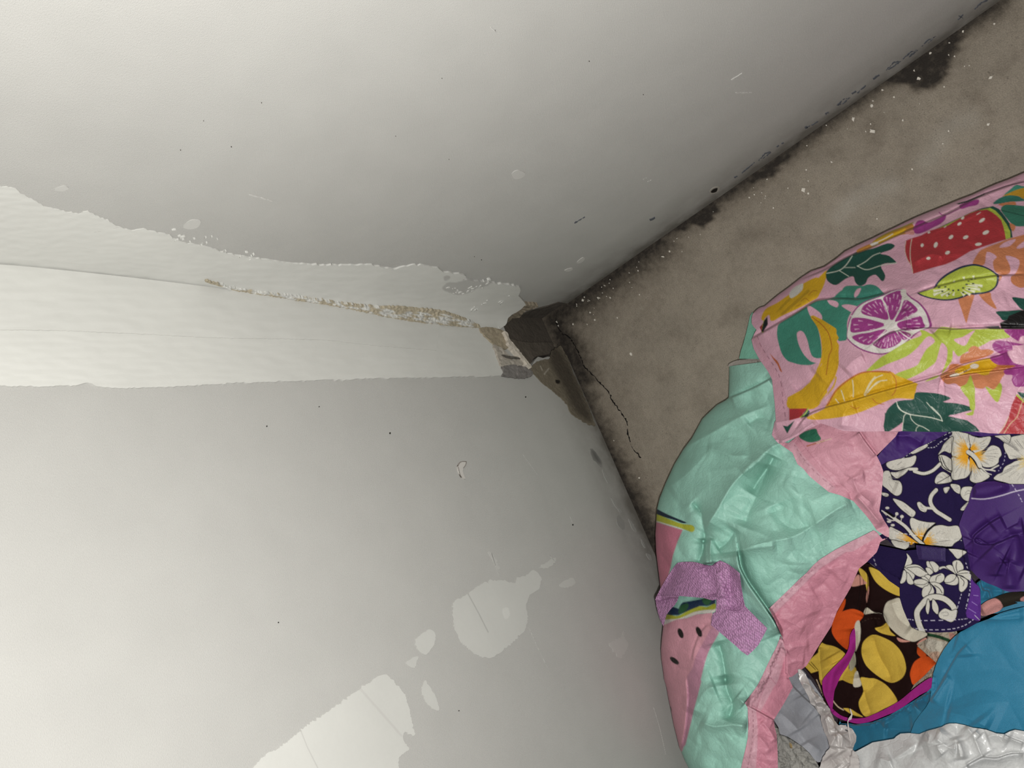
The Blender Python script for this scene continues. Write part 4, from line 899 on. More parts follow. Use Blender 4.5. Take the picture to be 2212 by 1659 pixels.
foldsM = [(a, b, c * 2.0, d) for a, b, c, d in foldsM]
link_mesh('bag_body', sheet(oM, surf(0, noiseM, foldsM, limbM, .02, 40), lin(MINT, KP), ptM, 1.8, drop(.01, limbM)), m_woven, bag)['label'] = 'mint green crumpled bag side with watermelon slices'
# pink rim band
hemL = T('E 1310,830 1430,715 1560,590 1640,510 1720,440 1800,350 1870,290 2030,190 2212,95 B 1480,1280 1540,1250 1560,1262')
oR = np.concatenate([hemL, T('B 1600,1310 1640,1300 1585,1330 1572,1370 1560,1400 1490,1470 1440,1510 1400,1600 E 2200,600 2130,720 2050,860 1990,1020 1900,1160 1720,1450 1640,1510 1560,1570 1520,1560 1512,1400 1500,1250 1440,1100 1380,960')])
foldsR = [fold('E 1380,900 1560,980 1700,1050', 14, .0022), fold('E 1600,700 1720,760 1800,900', 20, .0025), fold('E 1500,1300 1600,1240 1750,1230', 14, .003), fold('E 2020,360 2060,480 2160,540', 14, .002), fold('E 1780,640 1900,560 2000,420', 20, -.002), fold('E 1450,1480 1600,1400 1700,1400', 12, .003)]
ptR = [G_('E 1290,830 1430,700 1560,570 1720,420 1870,270 2040,165 2212,70 B 1480,1275 1540,1250 1575,1290 1490,1340 1395,1395 E 2150,215 2020,300 1890,380 1800,460 1720,540 1600,660 1490,770 1370,890', HEM),
       D_('E 1340,840 1480,700 1640,540 1760,430 1850,360', 1.4, '#a0687a', 7, 5), S_('E 1370,890 1490,770 1600,660 1720,540 1800,460 1890,380 2020,300 2150,215', 1.2, '#b8788a')]
def bumpy(seed): return ((46, .005, seed, 0, 1), (22, .0016, seed + 1, .4, 1.3))
r1 = sheet(oR, surf(.004, bumpy(11), foldsR), lin(RIM, KP), ptR, 1.8, drop(.014))
oR2 = np.concatenate([T('E 1440,1120 1400,1230 1340,1350 1290,1450 1240,1560 1190,1659 F 545,190 562,220 565,330 562,400 552,450 540,500 522,578 500,700 480,860 560,1380 780,1380 700,860 742,578 740,480 735,380 722,330 718,290 780,190 832,95 805,35 E 1560,1570 1520,1540 1515,1400 1502,1250')])
ptR2 = [G_('E 1440,1110 1400,1230 1290,1450 1190,1659 F 540,190 640,240 720,90 E 1400,1640 1460,1450 1500,1300', HEM), G_('F 545,185 565,250 565,330 555,450 520,578 480,860 580,860 610,578 620,450 620,330 612,230', HEM),
        D_('E 1450,1200 1380,1420 1290,1600 F 640,70 590,160', 1.4, '#8f5c6c', 7, 5), S_('E 1480,1430 1400,1640 F 690,40 640,150 612,235', 1.2, '#b8788a'), D_('F 590,240 595,330 585,450 560,578', 1.4, '#8f5c6c', 7, 5)]
r2 = sheet(oR2, surf(.002, bumpy(15), [fold('F 545,195 620,235 700,280 720,290', 10, .007, 'step'), fold('F 640,300 690,350 730,420', 10, .003), fold('F 620,380 700,480', 8, .002)]), lin(RIM, KP), ptR2, 1.8, drop(.03))
link_mesh('rim_band', [r1, r2], m_woven, bag)['label'] = 'pink stitched band around the mouth of the bag'
# lilac webbing strap
m_strap, nt, b, tc, c = base_mat('lilac_webbing', .5, .45)
mpn = nt.nodes.new('ShaderNodeMapping'); mpn.inputs['Rotation'].default_value = (0, 0, math.radians(38)); mpn.inputs['Scale'].default_value = (1, 1.7, 1); nt.links.new(tc.outputs['Object'], mpn.inputs[0])
br = tex(nt, tc, 'Voronoi', 420, vec=mpn.outputs[0]); br.inputs['Randomness'].default_value = .45
knot = mth(nt, 'SUBTRACT', 1.0, mth(nt, 'MULTIPLY', br.outputs['Distance'], 1.15))
nn = tex(nt, tc, 'Noise', 700, 2)
hs = mth(nt, 'ADD', knot, mth(nt, 'MULTIPLY', nn.outputs['Fac'], .5))
bump(nt, b, hs, .0008)
nt.links.new(vary(nt, c, mth(nt, 'MULTIPLY', hs, .62), .62, 1.2), b.inputs['Base Color'])
LIL = lin('#c58fbd', KP)
s1 = sheet(spline(T('E 85,722 110,660 140,600 230,450 300,350 335,328 420,320 520,325 610,350 690,360 725,335 760,316 800,316 850,480 745,725 600,712 450,700 330,690 210,692'), True, 3), surf(.016, ((30, .001, 21, 0, 1),), [fold('E 640,340 700,500 730,700', 22, -.006, 'soft'), fold('E 100,720 200,560 320,340', 14, -.008, 'soft')]), LIL, (), 1.6, drop(.006))
s2 = sheet(T('E 78,725 100,690 200,688 335,690 320,740 290,790 240,840 200,895 182,960 165,1022 135,955 108,880 90,800'), surf(.008, ((20, .001, 22, 0, 1),)), LIL, (), 1.6, drop(.006))
s3 = sheet(T('E 735,345 760,316 800,314 870,345 930,388 975,425 995,445 1005,520 1015,600 1035,720 1052,800 1100,850 1180,930 1295,1042 1250,1130 1200,1220 1150,1275 1080,1338 1010,1290 960,1240 820,1120 682,1008 690,930 705,880 735,862 742,800 742,720 745,600'), surf(.018, ((30, .0015, 23, 0, 1),), [fold('E 850,400 900,560 950,700 920,860', 18, -.006, 'soft'), fold('E 745,420 790,560 800,720', 12, .004, 'soft'), fold('E 980,480 960,640 930,780', 8, -.003)]), LIL, (), 1.6, drop(.006))
link_mesh('handle', [s1, s2, s3], m_strap, bag)['label'] = 'lilac webbing carrying strap'

# ================================================================== pink bag with fruit print
fbag = thing('woven_bag', 'pink woven shopping bag printed with tropical fruit, beside the mint bag', 'bag', (.24, .36, 0))
limbF = T('P 2600,190 2340,325 a 2212,20 2000,110 1850,165 1700,230 1530,310 1370,370 1200,440 1050,500 900,560 780,610 650,670 520,735 400,790 200,890 0,980 A 1050,580 990,610 930,660 850,715 760,745 690,790 600,860 530,910 g 620,215 540,240 500,270 470,300')
oF = np.concatenate([limbF, T('g 440,340 425,400 428,480 460,530 500,570 470,620 440,690 425,720 440,790 460,860 540,1010 620,1120 680,1210 730,1310 745,1450 770,1659 B 868,440 872,500 862,515 845,600 865,630 890,657 930,650 1010,612 1090,560 1180,520 1260,545 1330,572 1450,576 1620,574 1710,577 C 860,160 1000,166 1280,170 1440,163 1600,166 1720,172 1830,184 1930,188 2212,192 P 2340,945 2600,955')])
GRN, TEA, YEL, LIM, ORA, MAG, WHT, RED, LPK = '#1a4a40', '#3f8572', '#d0a41f', '#aab845', '#c67d55', '#973a80', '#d6d2cc', '#ad343b', '#d9a9ba'
ptF = [  # hem along the left edge
    G_('g 425,690 520,660 560,760 640,930 760,1120 830,1240 900,1440 960,1659 B 960,500 860,510 760,300 P 1660,800', '#d6a3b4'),
    D_('g 515,670 560,800 640,930 720,1050 800,1180 850,1300 885,1500 890,1659 B 930,430 940,495', 1.3, '#8a6070', 9, 7), S_('B 910,230 935,330 955,430 962,500', 1.0, '#b8899a'),
    F_('g 705,930 760,990 820,1050 850,1120 880,1200 850,1180 810,1090 750,1010', '#b8603c'),
    # teal monstera
    F_('g 850,470 960,400 1120,300 1280,200 1400,140 1560,110 1700,60 1760,20 1800,-60 1900,-90 2212,-60 2212,130 2030,200 1900,330 1850,480 1860,640 1840,720 1780,735 1720,730 1700,640 1600,500 1480,440 1330,390 1400,500 1450,700 1470,880 1465,1000 1390,1060 1300,1095 1150,1090 1040,1060 960,1030 880,930 830,780 805,640 815,520', TEA),
    F_('A 920,925 960,880 1010,865 1060,870 1050,900 1000,915', TEA), F_('A 1080,900 1110,850 1160,835 1210,850 1250,890 1265,905 1180,935 1060,960 960,960 1000,925', '#3d8070'),
    F_('g 1100,640 1120,600 1160,585 1210,620 1260,730 1290,860 1330,960 1400,995 1470,995 1470,1060 1330,1050 1240,980 1170,880 1120,760', LPK), F_('g 1255,215 1300,215 1390,270 1450,320 1478,370 1470,415 1400,390 1310,370 1270,290', LPK),
    F_('g 1556,130 1620,125 1700,150 1725,190 1700,235 1640,215 1590,185', LPK), F_('g 1770,210 1850,190 1950,205 2000,230 1960,320 1850,270', LPK), F_('A 1070,870 1100,862 1085,900 1060,925 1052,905', LPK),
    # yellow flower at the folded corner
    F_('g 570,400 600,310 660,240 800,170 960,60 1100,-40 1180,-110 1350,-200 1430,-200 1460,-100 1450,0 1400,100 1260,160 1150,210 1000,280 860,350 720,440 690,350 640,380 600,430', YEL),
    F_('A 610,900 630,870 680,840 700,830 700,870 660,910 620,930', '#cfccc4'), S_('g 800,330 900,200 1000,110', 5, '#b5901c'), S_('g 985,260 1060,235 1090,250', 1.4, '#a3691c'), S_('g 1140,190 1170,140 1230,120 1290,150', 1.4, '#a3691c'), S_('g 1030,170 1070,130', 1.4, '#a3691c'),
    F_('A 500,1050 560,1000 700,900 800,800 865,740 850,830 800,920 700,985 560,1050 500,1085', YEL, 3), S_('A 560,1040 650,960 740,880', 6, '#b58f1e'), F_('A 612,920 620,880 660,845 705,830 690,870 650,905', '#cfccc4'), S_('A 690,950 720,930 745,950', 1.3, '#a3691c'), S_('A 740,910 770,880 800,880', 1.3, '#a3691c'), S_('A 660,985 690,970', 1.3, '#a3691c'),
    G_('g 545,530 590,480 615,440 600,560 575,600', '#8a2d2f'), S_('g 590,600 600,520 620,430', 4, LIM, False), G_('g 608,440 660,370 668,490 600,600 570,600', '#101a1c'),
    # banana
    F_('g 1310,385 1340,355 1380,370 1480,420 1560,470 1640,520 1690,560 1695,630 1725,690 1700,740 1730,800 1725,900 1728,1000 1720,1120 1680,1250 1650,1380 1560,1520 1440,1659 B 1280,200 1270,270 1200,350 1130,420 965,420 953,350 1010,320 1080,260 1140,200 1160,150 A 770,1520 700,1580 650,1650 830,1380 g 1380,1200 1440,1070 1470,950 1470,800 1450,660 1400,520', YEL),
    G_('g 960,1580 1180,1460 1300,1350 1380,1220 1440,1090 1490,1250 1560,1500 1440,1659 B 1160,380 1130,420 965,420 952,350', YEL), S_('g 1330,380 1460,480 1540,570 1580,640 1610,740 1620,860 1580,960 1560,1100 1540,1240', 1.8, '#a65f1e'), S_('B 1290,130 1250,230 1180,330', 1.0, '#b07a1e'),
    # red corner under the banana
    G_('B 962,420 1090,418 1060,450 1040,480 965,500', RED), G_('B 1085,420 1105,440 1090,475 1040,480', '#17463d'), S_('B 1040,480 1075,450 1092,418', 2.4, LIM),
    G_('B 920,535 950,540 1000,500 950,590', GRN), 
    # dark leaf at the top
    F_('A 865,745 930,690 1040,630 1080,610 1180,590 1280,555 1330,570 1300,600 1230,625 1290,640 1343,690 1280,690 1235,710 1265,775 1245,815 1200,770 1150,790 1130,830 1090,845 1060,820 1045,780 990,800 930,840 880,820 862,790', GRN, 3),
    S_('A 865,760 950,740 1000,700 1040,640', 1.7, '#cfd3c4'), S_('A 1075,710 1130,680 1180,640 1230,620', 1.5, '#cfd3c4'), S_('A 1075,710 1140,735 1240,705 1343,688', 1.7, '#cfd3c4'), S_('A 985,720 1060,720', 1.2, '#cfd3c4'), S_('A 950,740 1015,780', 1.5, '#cfd3c4'),
    # flowers along the folded upper edge
    F_('a 0,1040 100,990 170,960 240,910 330,850 480,780 600,740 720,690 760,780 700,820 560,850 430,900 250,990 100,1050 0,1080', '#b9803a'), F_('a 200,940 300,880 420,830 540,790 640,750 610,810 480,880 350,940 240,985', YEL), F_('a 170,965 250,935 280,960 200,990', '#d3cec4'), S_('a 260,940 370,890 470,830', 2, '#d3cec4'),
    S_('a 250,900 360,840 470,790 600,740 740,680', 2.2, '#97953e'),
    F_('a 735,790 760,720 800,660 870,650 940,680 1060,630 1170,580 1165,640 1100,700 1000,750 880,810 790,830', MAG), S_('a 1085,545 1130,580 1200,570 1300,520 1370,490', 2.0, MAG), F_('a 1360,450 1480,400 1600,375 1615,410 1580,450 1480,470 1380,500', MAG), F_('a 640,800 740,780 750,840 650,830', '#c98a84'),
    # watermelon
    G_('a 990,790 1200,690 1520,540 1650,490 1800,462 1880,500 1960,600 2040,720 2060,880 1960,905 1500,600', GRN), G_('a 985,800 1200,700 1520,545 1640,510 1760,485 1830,520 1900,590 1980,700 2030,800 2032,885 1960,905 1500,620', LIM),
    G_('a 648,920 720,890 850,850 960,790 1200,720 1300,660 1490,560 1600,520 1720,510 1790,545 1850,590 1910,650 1940,740 1960,830 1970,905 1900,925 1700,990 1500,1060 1300,1180 1170,1235 1000,1280 740,1360 720,1260 670,1190 640,1090 632,1000', RED),
    S_('a 722,900 708,980 700,1090 708,1190 735,1340', 1.8, '#d3bfae'), S_('a 645,930 630,1040 655,1150 700,1230', 1.2, '#d3bfae')]
ptF += dots('a', '#ddd6cc', [(950, 812, 20, 12, -30), (860, 982, 25, 20, -60), (1040, 977, 40, 24, -65), (1243, 873, 36, 22, -40), (1438, 875, 38, 22, -25), (1705, 812, 46, 24, -25), (1655, 650, 46, 20, -35), (1398, 620, 26, 16, -45), (1355, 697, 32, 17, -35), (1607, 968, 46, 20, -8), (1197, 1080, 34, 22, -25), (943, 1155, 28, 19, -10), (1165, 738, 22, 6, -35), (1610, 560, 36, 5, -32)])
ptF += [ # orange palm, top right
    F_('a 1530,1225 1580,1120 1650,1040 1850,960 2000,900 2212,840 2340,800 2340,1500 2212,1540 2140,1540 2050,1480 2040,1400 2110,1340 2150,1180 1970,1120 2020,1240 2025,1340 1940,1380 1830,1330 1800,1200 1850,1130 1720,1070 1690,1230 1600,1250', ORA, 3),
    F_('a 1885,1010 1960,940 2100,900 2060,960 2000,1000', LPK), F_('a 2110,1020 2212,930 2330,920 2212,1010', LPK), F_('b 1340,100 1400,60 1550,30 1520,160 1480,300 1450,410 1430,380 1380,230', ORA, 3), F_('b 1610,20 1760,10 1780,90 1850,225 1780,200 1680,120', ORA, 3), F_('a 1880,1385 1920,1390 1900,1440 1860,1470', ORA),
    # leaves at the top right corner
    F_('a 1950,310 2030,240 2110,180 2212,200 2340,180 2340,300 2150,280 2000,320', TEA), F_('a 1930,330 2100,250 2212,220 2340,190 2340,330 2212,370 2130,330 2000,330', '#b58a24'), F_('a 1800,430 1880,360 2000,320 2130,330 2212,370 2340,380 2212,395 2000,410 1900,430', '#2f6e60'),
    F_('a 1870,440 2000,410 2090,405 2100,450 1980,470', ORA), F_('a 1905,510 1950,450 2050,445 2212,460 2340,470 2340,720 2212,730 2080,720 1980,620', '#33735f'), S_('a 1900,515 2000,540 2212,590', 1.2, '#123029'), F_('a 2020,690 2100,730 2060,800', ORA),
    G_('a 1310,430 1450,390 1560,345 1690,290 1690,310 1560,370 1460,410 1350,440', '#20302c'), S_('a 1680,300 1850,240 2000,190 2212,140', 2.0, '#3a2030'),
    # kiwi
    F_('a 1000,1560 1050,1480 1140,1390 1250,1320 1380,1260 1530,1230 1640,1245 1750,1290 1840,1350 1880,1385 1865,1500 1800,1580 1700,1620 1550,1640 b 1500,40 1350,95 1180,120 1000,100 860,60 790,20 a 790,1615 900,1580', '#152644', 4),
    F_('a 1040,1540 1090,1470 1170,1400 1270,1340 1390,1285 1530,1255 1640,1268 1750,1310 1830,1370 1850,1395 1840,1500 1790,1560 1690,1600 b 1480,25 1340,75 1180,100 1010,85 870,45 815,15 a 830,1610 960,1570', '#adb944', 4)]
for a_, b_ in (((1010, 1590), (1190, 1560)), ((1010, 1640), (1180, 1580)), ((1110, 1650), (1220, 1590)), ((1180, 1655), (1250, 1600)), ((1270, 1650), (1290, 1600)), ((1420, 1650), (1370, 1600)), ((1500, 1640), (1400, 1580)), ((1560, 1600), (1430, 1560)), ((1630, 1570), (1440, 1540)), ((1660, 1525), (1500, 1490)), ((1600, 1530), (1440, 1510)), ((1540, 1385), (1545, 1430)), ((1410, 1400), (1420, 1440)), ((1280, 1455), (1290, 1470))):
    p0 = np.array([FR['a'][0] + a_[0] / 6.144, FR['a'][1] + a_[1] / 6.144]); p1 = np.array([FR['a'][0] + b_[0] / 6.144, FR['a'][1] + b_[1] / 6.144])
    ptF.append(('f', ribbon(np.array([p0, p0 * .6 + p1 * .4, p1]), 6, 1.2, 0, 0), lin('#dcdcc0', KP)))
ptF += dots('a', '#141f30', [(1085, 1540, 20, 9, -15), (1168, 1532, 18, 9, -15), (1212, 1566, 14, 11), (1128, 1594, 15, 10), (1213, 1630, 14, 10), (1271, 1583, 14, 12), (1341, 1577, 14, 12), (1404, 1548, 15, 11), (1450, 1502, 18, 10), (1537, 1491, 17, 9), (1485, 1567, 17, 10), (1406, 1610, 15, 9), (1475, 1458, 16, 7), (1515, 1437, 16, 6), (1560, 1428, 12, 5)])
ptF += [ # purple citrus
    F_('A 1002,1190 1010,1110 1030,1050 1070,990 1130,950 1240,910 1300,880 1385,865 1410,890 1440,920 1500,960 1550,1020 1575,1080 1580,1125 1520,1150 1470,1180 1400,1250 1330,1295 1230,1315 1130,1295 1060,1260 1015,1220', '#8f3a7c', 5),
    F_('A 1005,1185 1016,1110 1038,1052 1078,995 1135,955 1245,915 1305,885 1380,870 1400,892 1435,928 1490,965 1535,1020 1558,1080 1562,1125 1505,1150 1455,1180 1390,1240 1325,1285 1230,1306 1130,1285 1062,1250 1020,1215', '#d8d3cd', 5)]
cit = np.array([FR['A'][0] + 1300 / 3.16, FR['A'][1] + 1110 / 3.16])
for s in ('A 1100,1020 1130,970 1230,935 1270,990 1285,1075 1200,1060 1130,1045', 'A 1250,930 1300,895 1375,880 1375,960 1345,1040 1315,1080 1290,1060 1275,980', 'A 1390,950 1420,945 1470,985 1485,1015 1440,1045 1360,1085 1330,1085 1370,1010',
          'A 1345,1105 1400,1070 1500,1050 1525,1095 1530,1130 1420,1150 1370,1140', 'A 1350,1150 1420,1165 1440,1185 1400,1215 1370,1200', 'A 1320,1150 1350,1175 1375,1215 1340,1250 1290,1270 1240,1275 1200,1260 1180,1235 1260,1180', 'A 1280,1140 1230,1190 1180,1235 1140,1250 1070,1225 1040,1190 1130,1165', 'A 1030,1160 1030,1100 1045,1065 1120,1065 1200,1085 1265,1110 1200,1140 1100,1160'):
    ptF.append(F_(s, '#96397f', 4))
    q_ = T(s); cen = q_.mean(0); r_ = np.random.default_rng(int(cen[0])); ca = math.atan2(*(cen - cit)[::-1])
    for k in range(-4, 5):
        e = np.array([math.cos(ca + k * .13), math.sin(ca + k * .13)]); rr = np.arange(8, 110, 1.5); pp = cit + e * rr[:, None]
        ins = inside(pp[:, 0], pp[:, 1], q_)
        if ins.sum() < 6: continue
        r0, r1 = rr[ins].min(), rr[ins].max()
        for t0 in ((.78,) if k % 2 else (.84, .45)):
            m_ = r0 + (r1 - r0) * (t0 + r_.uniform(-.05, .05)); L = 5.5 * min(1, (r1 - r0) / 30)
            ptF.append(('f', ribbon(np.array([cit + e * (m_ - L), cit + e * (m_ - L * .2), cit + e * (m_ + L * .5), cit + e * (m_ + L * .85)]), .8, 3.4, 0, 0), lin('#d0a3bf', KP)))
ptF += [S_('A 1300,1105 1280,1020 1240,930', 2.0, '#d8d3cd'), S_('A 1300,1105 1160,1060 1030,1050', 2.0, '#d8d3cd'), S_('A 1300,1105 1420,1070 1520,1040', 2.0, '#d8d3cd'), S_('A 1300,1110 1360,1010 1385,900', 1.6, '#d8d3cd'), S_('A 1300,1110 1230,1190 1170,1250', 2.0, '#d8d3cd'), S_('A 1300,1110 1160,1160 1020,1170', 2.0, '#d8d3cd'), S_('A 1310,1115 1400,1185 1440,1210', 2.2, '#d8d3cd'),
        F_('A 1255,1110 1275,1085 1320,1080 1345,1110 1330,1145 1285,1155', '#d8d3cd'), F_('A 1380,868 1405,872 1412,905 1440,935 1400,940 1370,900', '#d0cac2')]
ptF += [ # lime leaves in the middle
    F_('b 120,1050 170,1000 300,880 400,820 560,720 700,640 850,580 830,510 900,520 1000,560 1100,470 1250,480 1550,500 1740,490 1940,500 1990,560 2020,610 1800,640 1700,690 1560,760 1450,800 1340,860 1270,780 1260,900 1200,990 1120,1090 1160,980 1190,880 1190,750 1120,680 1080,800 1040,930 960,1000 820,1090 620,1170 500,1100 700,1020 800,970 850,880 920,760 1030,660 940,590 800,740 650,860 400,960 280,1020 140,1060', LIM, 3),
    F_('b 1280,640 1400,600 1560,510 1500,600 1420,720', LPK), F_('b 850,580 940,600 890,560', LIM), F_('b 900,1195 1000,1130 1090,1110 1040,1150', LIM),
    # yellow flower, centre
    F_('A 870,1659 920,1560 1000,1490 1100,1440 1200,1425 1300,1430 1350,1460 1480,1510 1480,1530 1460,1620 B 1810,355 1690,350 1600,380 1400,460 1170,495 1080,480 1200,420 1240,330', YEL, 3),
    S_('A 870,1659 930,1560 1010,1490 1100,1440 1200,1430 1290,1435', 3.2, '#b8692f'), S_('B 1650,165 1690,220 1690,290 1665,330', 1.8, '#b8692f'), S_('B 1380,400 1420,420 1440,410', 1.4, '#b8692f'), S_('B 1530,350 1560,380 1610,390', 1.4, '#b8692f')]
for s in ('B 1400,340 1402,290 1395,225', 'B 1475,325 1510,250 1550,200', 'B 1490,300 1540,220 1600,190', 'B 1500,310 1560,240 1630,225', 'B 1340,365 1330,330 1318,295', 'B 1300,380 1280,355', 'B 1480,330 1520,280 1580,235'): ptF.append(S_(s, 2.0, '#d8d0b0'))
ptF += [ # red slice, dark leaves, orange and magenta flowers on the right
    F_('b 370,1659 390,1580 440,1520 520,1460 620,1440 740,1430 760,1360 800,1335 950,1340 1100,1360 1240,1415 1140,1465 1300,1480 1440,1510 1550,1560 1440,1590 1300,1630 1200,1659 C 1280,170 1500,300 860,300 670,160', GRN, 3), G_('C 672,-40 1180,-40 1400,0 1580,40 1680,110 1725,165 1500,185 672,185', '#19473d'),
    G_('C 815,105 870,60 865,165 720,165', '#d4a0b0'), S_('c 200,-30 260,50 340,95 440,120 580,140 740,165 910,215', 1.8, '#cfd3c4'), S_('c 740,-10 820,70 880,140 910,215', 1.6, '#cfd3c4'), S_('c 340,95 300,140 290,210 270,370', 1.6, '#cfd3c4'), S_('c 400,120 420,190 500,270 600,310 700,370', 1.4, '#cfd3c4'), S_('c 545,290 500,330 490,380', 1.2, '#cfd3c4'),
    S_('b 520,1460 560,1560 700,1630', 1.7, '#cfd3c4'), S_('b 920,1470 1000,1560 1100,1650', 1.4, '#cfd3c4'), F_('b 1420,1630 1500,1600 1545,1570 1530,1640', LIM),
    G_('c 1085,130 1190,120 1290,110 1330,170 1200,180', LPK),
    F_('b 1470,810 1480,760 1540,720 1610,740 1640,770 1740,765 1810,800 1740,850 1600,900 1460,940 1370,955 1365,880 1400,830', ORA), F_('b 1100,1110 1200,1040 1230,970 1320,960 1420,980 1500,960 1700,900 1950,1000 1960,1080 1900,1180 1880,1260 1810,1300 1720,1260 1660,1290 1560,1270 1530,1190 1450,1220 1380,1270 1300,1220 1200,1230 1140,1190', ORA),
    F_('b 1300,1040 1420,980 1560,930 1760,880 1850,960 1840,1000 1760,1060 1740,1100 1660,1110 1580,1080 1450,1090 1350,1110 1310,1090', YEL), F_('b 1495,985 1550,955 1610,975 1590,1015 1530,1020', '#dcd4c8'), F_('b 1230,1110 1300,1085 1350,1090 1340,1120 1240,1135', '#dcd4c8'), S_('b 1340,1100 1450,1050 1520,1010', 1.8, '#dcd4c8'),
    F_('b 1370,1270 1450,1220 1500,1110 1530,1190 1560,1290 1560,1400 1560,1560 1500,1560 1480,1440 1420,1360', LIM), F_('b 1700,1260 1810,1300 1890,1210 1920,1280 1890,1420 1850,1465 1780,1390', LIM),
    F_('b 1790,720 1830,660 1920,650 2050,670 2212,700 2340,700 2340,1260 2212,1260 2100,1260 2050,1180 2060,1110 1970,1100 1950,1040 2100,980 1950,980 1840,960 1760,890 1800,850 1900,830 1830,790', MAG), F_('b 1950,505 2212,500 2340,500 2340,660 2212,690 2060,610', MAG),
    F_('b 1990,800 2060,770 2060,720 2150,715 2340,710 2340,960 2120,960 2040,900', LPK), F_('b 2150,640 2190,590 2340,590 2340,690 2160,680', LPK), F_('b 1840,980 2000,975 2100,985 1980,1020', '#b06a38'), F_('b 2060,1120 2110,1140 2120,1240 2080,1220', '#aa5c96'),
    G_('b 2010,1659 2050,1500 2110,1370 2212,1450 2340,1500 2340,2000 1900,2000 C 1935,188', RED), S_('b 2340,1580 2212,1460 2120,1375 ', 4.2, LIM, False), G_('b 2120,1330 2212,1345 2340,1400 2340,1560 2212,1450', GRN), S_('b 2340,1200 2200,1440 2120,1659 C 2060,80 1990,188', 1.6, '#d3b48e'), S_('C 2040,0 1990,110 1925,188', 1.8, '#d8c8b4'),
    # dark leaf and black gap, right
    F_('b 2055,75 2212,90 2340,90 2340,250 2190,240 2110,160', GRN, 3), F_('b 1840,265 2000,255 2190,245 2100,320 1950,385 1890,330', GRN, 3), G_('b 1890,415 1990,370 2010,320 2212,240 2340,220 2340,495 1910,492', '#0e0a0b'), G_('b 1680,465 1880,455 1900,495 1760,495', '#22312e')]
rep = []                                                   # the print carries on to the right
for op in ptF:
    q = op[1] + np.array([600.0, -40.0])
    if q[:, 0].min() > 2245: rep.append((op[0], q) + tuple(op[2:]))
ptF = rep + ptF
foldsF = [fold('g 430,700 600,600 900,425 1120,300 1380,135 1560,105 1650,100 A 1000,930 1090,933 1220,905 1300,880', 26, .007, 'step'), fold('A 1180,1240 1230,1205 1290,1170 1400,1140 1560,1130 1720,1140 1850,1132 1960,1130 2100,1134 2300,1135', 22, .006, 'step'),
          fold('B 1010,560 1080,470 1180,420 1400,360 1600,300 1800,245 2000,190 2150,155 b 1150,1140 1500,1085 1800,1050 2212,1000', 18, .006, 'step'), fold('b 1080,1110 1250,1030 1400,960 1600,910 1800,870 2000,800', 16, .004, 'step'),
          fold('a 800,1610 1000,1540 1200,1490 1400,1440 1600,1415 1870,1380 2212,1370', 18, .005, 'step'), fold('A 690,800 850,735 1000,650 1150,590 1300,520 1500,430 1700,345 1900,240 2212,125', 14, .005, 'step'), fold('a 900,860 1200,740 1500,600 1760,500', 30, .003), fold('A 1400,1000 1420,1090 1410,1180', 12, .004),
          fold('a 720,1230 900,1130 1000,1100 1150,1140', 14, .0035), fold('b 1000,560 1100,480 1250,500', 10, .004), fold('B 850,520 960,500 1060,470', 14, .004), fold('B 890,650 1010,600 1150,500', 14, .005), fold('B 1320,560 1340,440 1420,400', 18, .003), fold('g 1800,1180 1950,1030 2100,950', 18, .003), fold('B 1000,300 1090,240 1160,180', 20, -.003)]
foldsF = [(a, b, c * 1.4, d) for a, b, c, d in foldsF]
noiseF = ((60, .005, 31, .5, 2.2), (28, .0022, 32, .4, 1.8))
# pink side gusset hanging down over the swim shorts
oG = T('B 870,640 960,655 1030,595 1180,500 1330,560 1440,565 1715,565 1690,610 1560,740 1585,790 1605,845 1600,930 1590,1040 1578,1120 1610,1180 1645,1235 1645,1300 1620,1290 1560,1250 1520,1190 1480,1140 1400,1050 1310,1010 1232,988 1160,930 1100,880 1060,830 1020,800 985,720')
ptG = [G_('B 940,640 1000,650 1060,740 1150,840 1280,960 1230,1000 1090,890 1010,800', '#d3a3b0'), D_('B 1000,670 1060,760 1150,860 1270,960', 1.3, '#a0687a', 8, 6), S_('B 1010,600 1100,720 1200,840 1290,950', 1.0, '#b8788a'),
       F_('B 1030,610 1060,580 1140,555 1160,590 1180,630 1120,650 1070,640', '#2f6e55'), S_('B 1085,675 1150,655 1200,640', 2.6, '#a85c3c'), S_('B 1150,655 1250,625', 1.6, '#d8c0a8')]
foldG = [fold('B 1440,575 1490,650 1560,740', 12, .006, 'step'), fold('B 1320,960 1400,890 1480,870', 12, .004), fold('B 1400,880 1430,980 1540,1080', 10, .004), fold('B 1240,980 1340,940 1380,880', 12, -.003), fold('B 1050,800 1200,720 1400,670', 22, .003), fold('B 1420,1010 1500,1100 1600,1220', 10, .006)]
link_mesh('side_gusset', sheet(oG, surf(.007, bumpy(41), foldG), lin('#d096a5', KP), ptG, 1.8, drop(.014)), m_woven, fbag)['label'] = 'plain pink gusset of the bag'
link_mesh('bag_body', sheet(oF, surf(.014, noiseF, foldsF, limbF, .006, 14), lin('#d4a5b6', KP), ptF, 1.5, drop(.012, np.concatenate([T('P 2600,890'), limbF]))), m_gloss, fbag)['label'] = 'pink folded bag panel with fruit print'
wp = thing('plastic_bag', 'crinkled shiny white plastic bag along the bottom right edge of the photo', 'plastic bag', (.52, .32, .1))
oWP = T('e 1520,1385 1560,1375 f -48,1070 100,1045 270,1015 310,975 370,938 500,930 590,940 650,945 720,915 800,888 890,865 990,835 1040,805 1100,787 1200,786 1330,812 1400,835 1450,850 1550,862 1650,880 1720,905 1800,935 1920,947 2000,905 2080,880 2212,902 P 2600,1590 2600,1950 1780,1950 1830,1700')
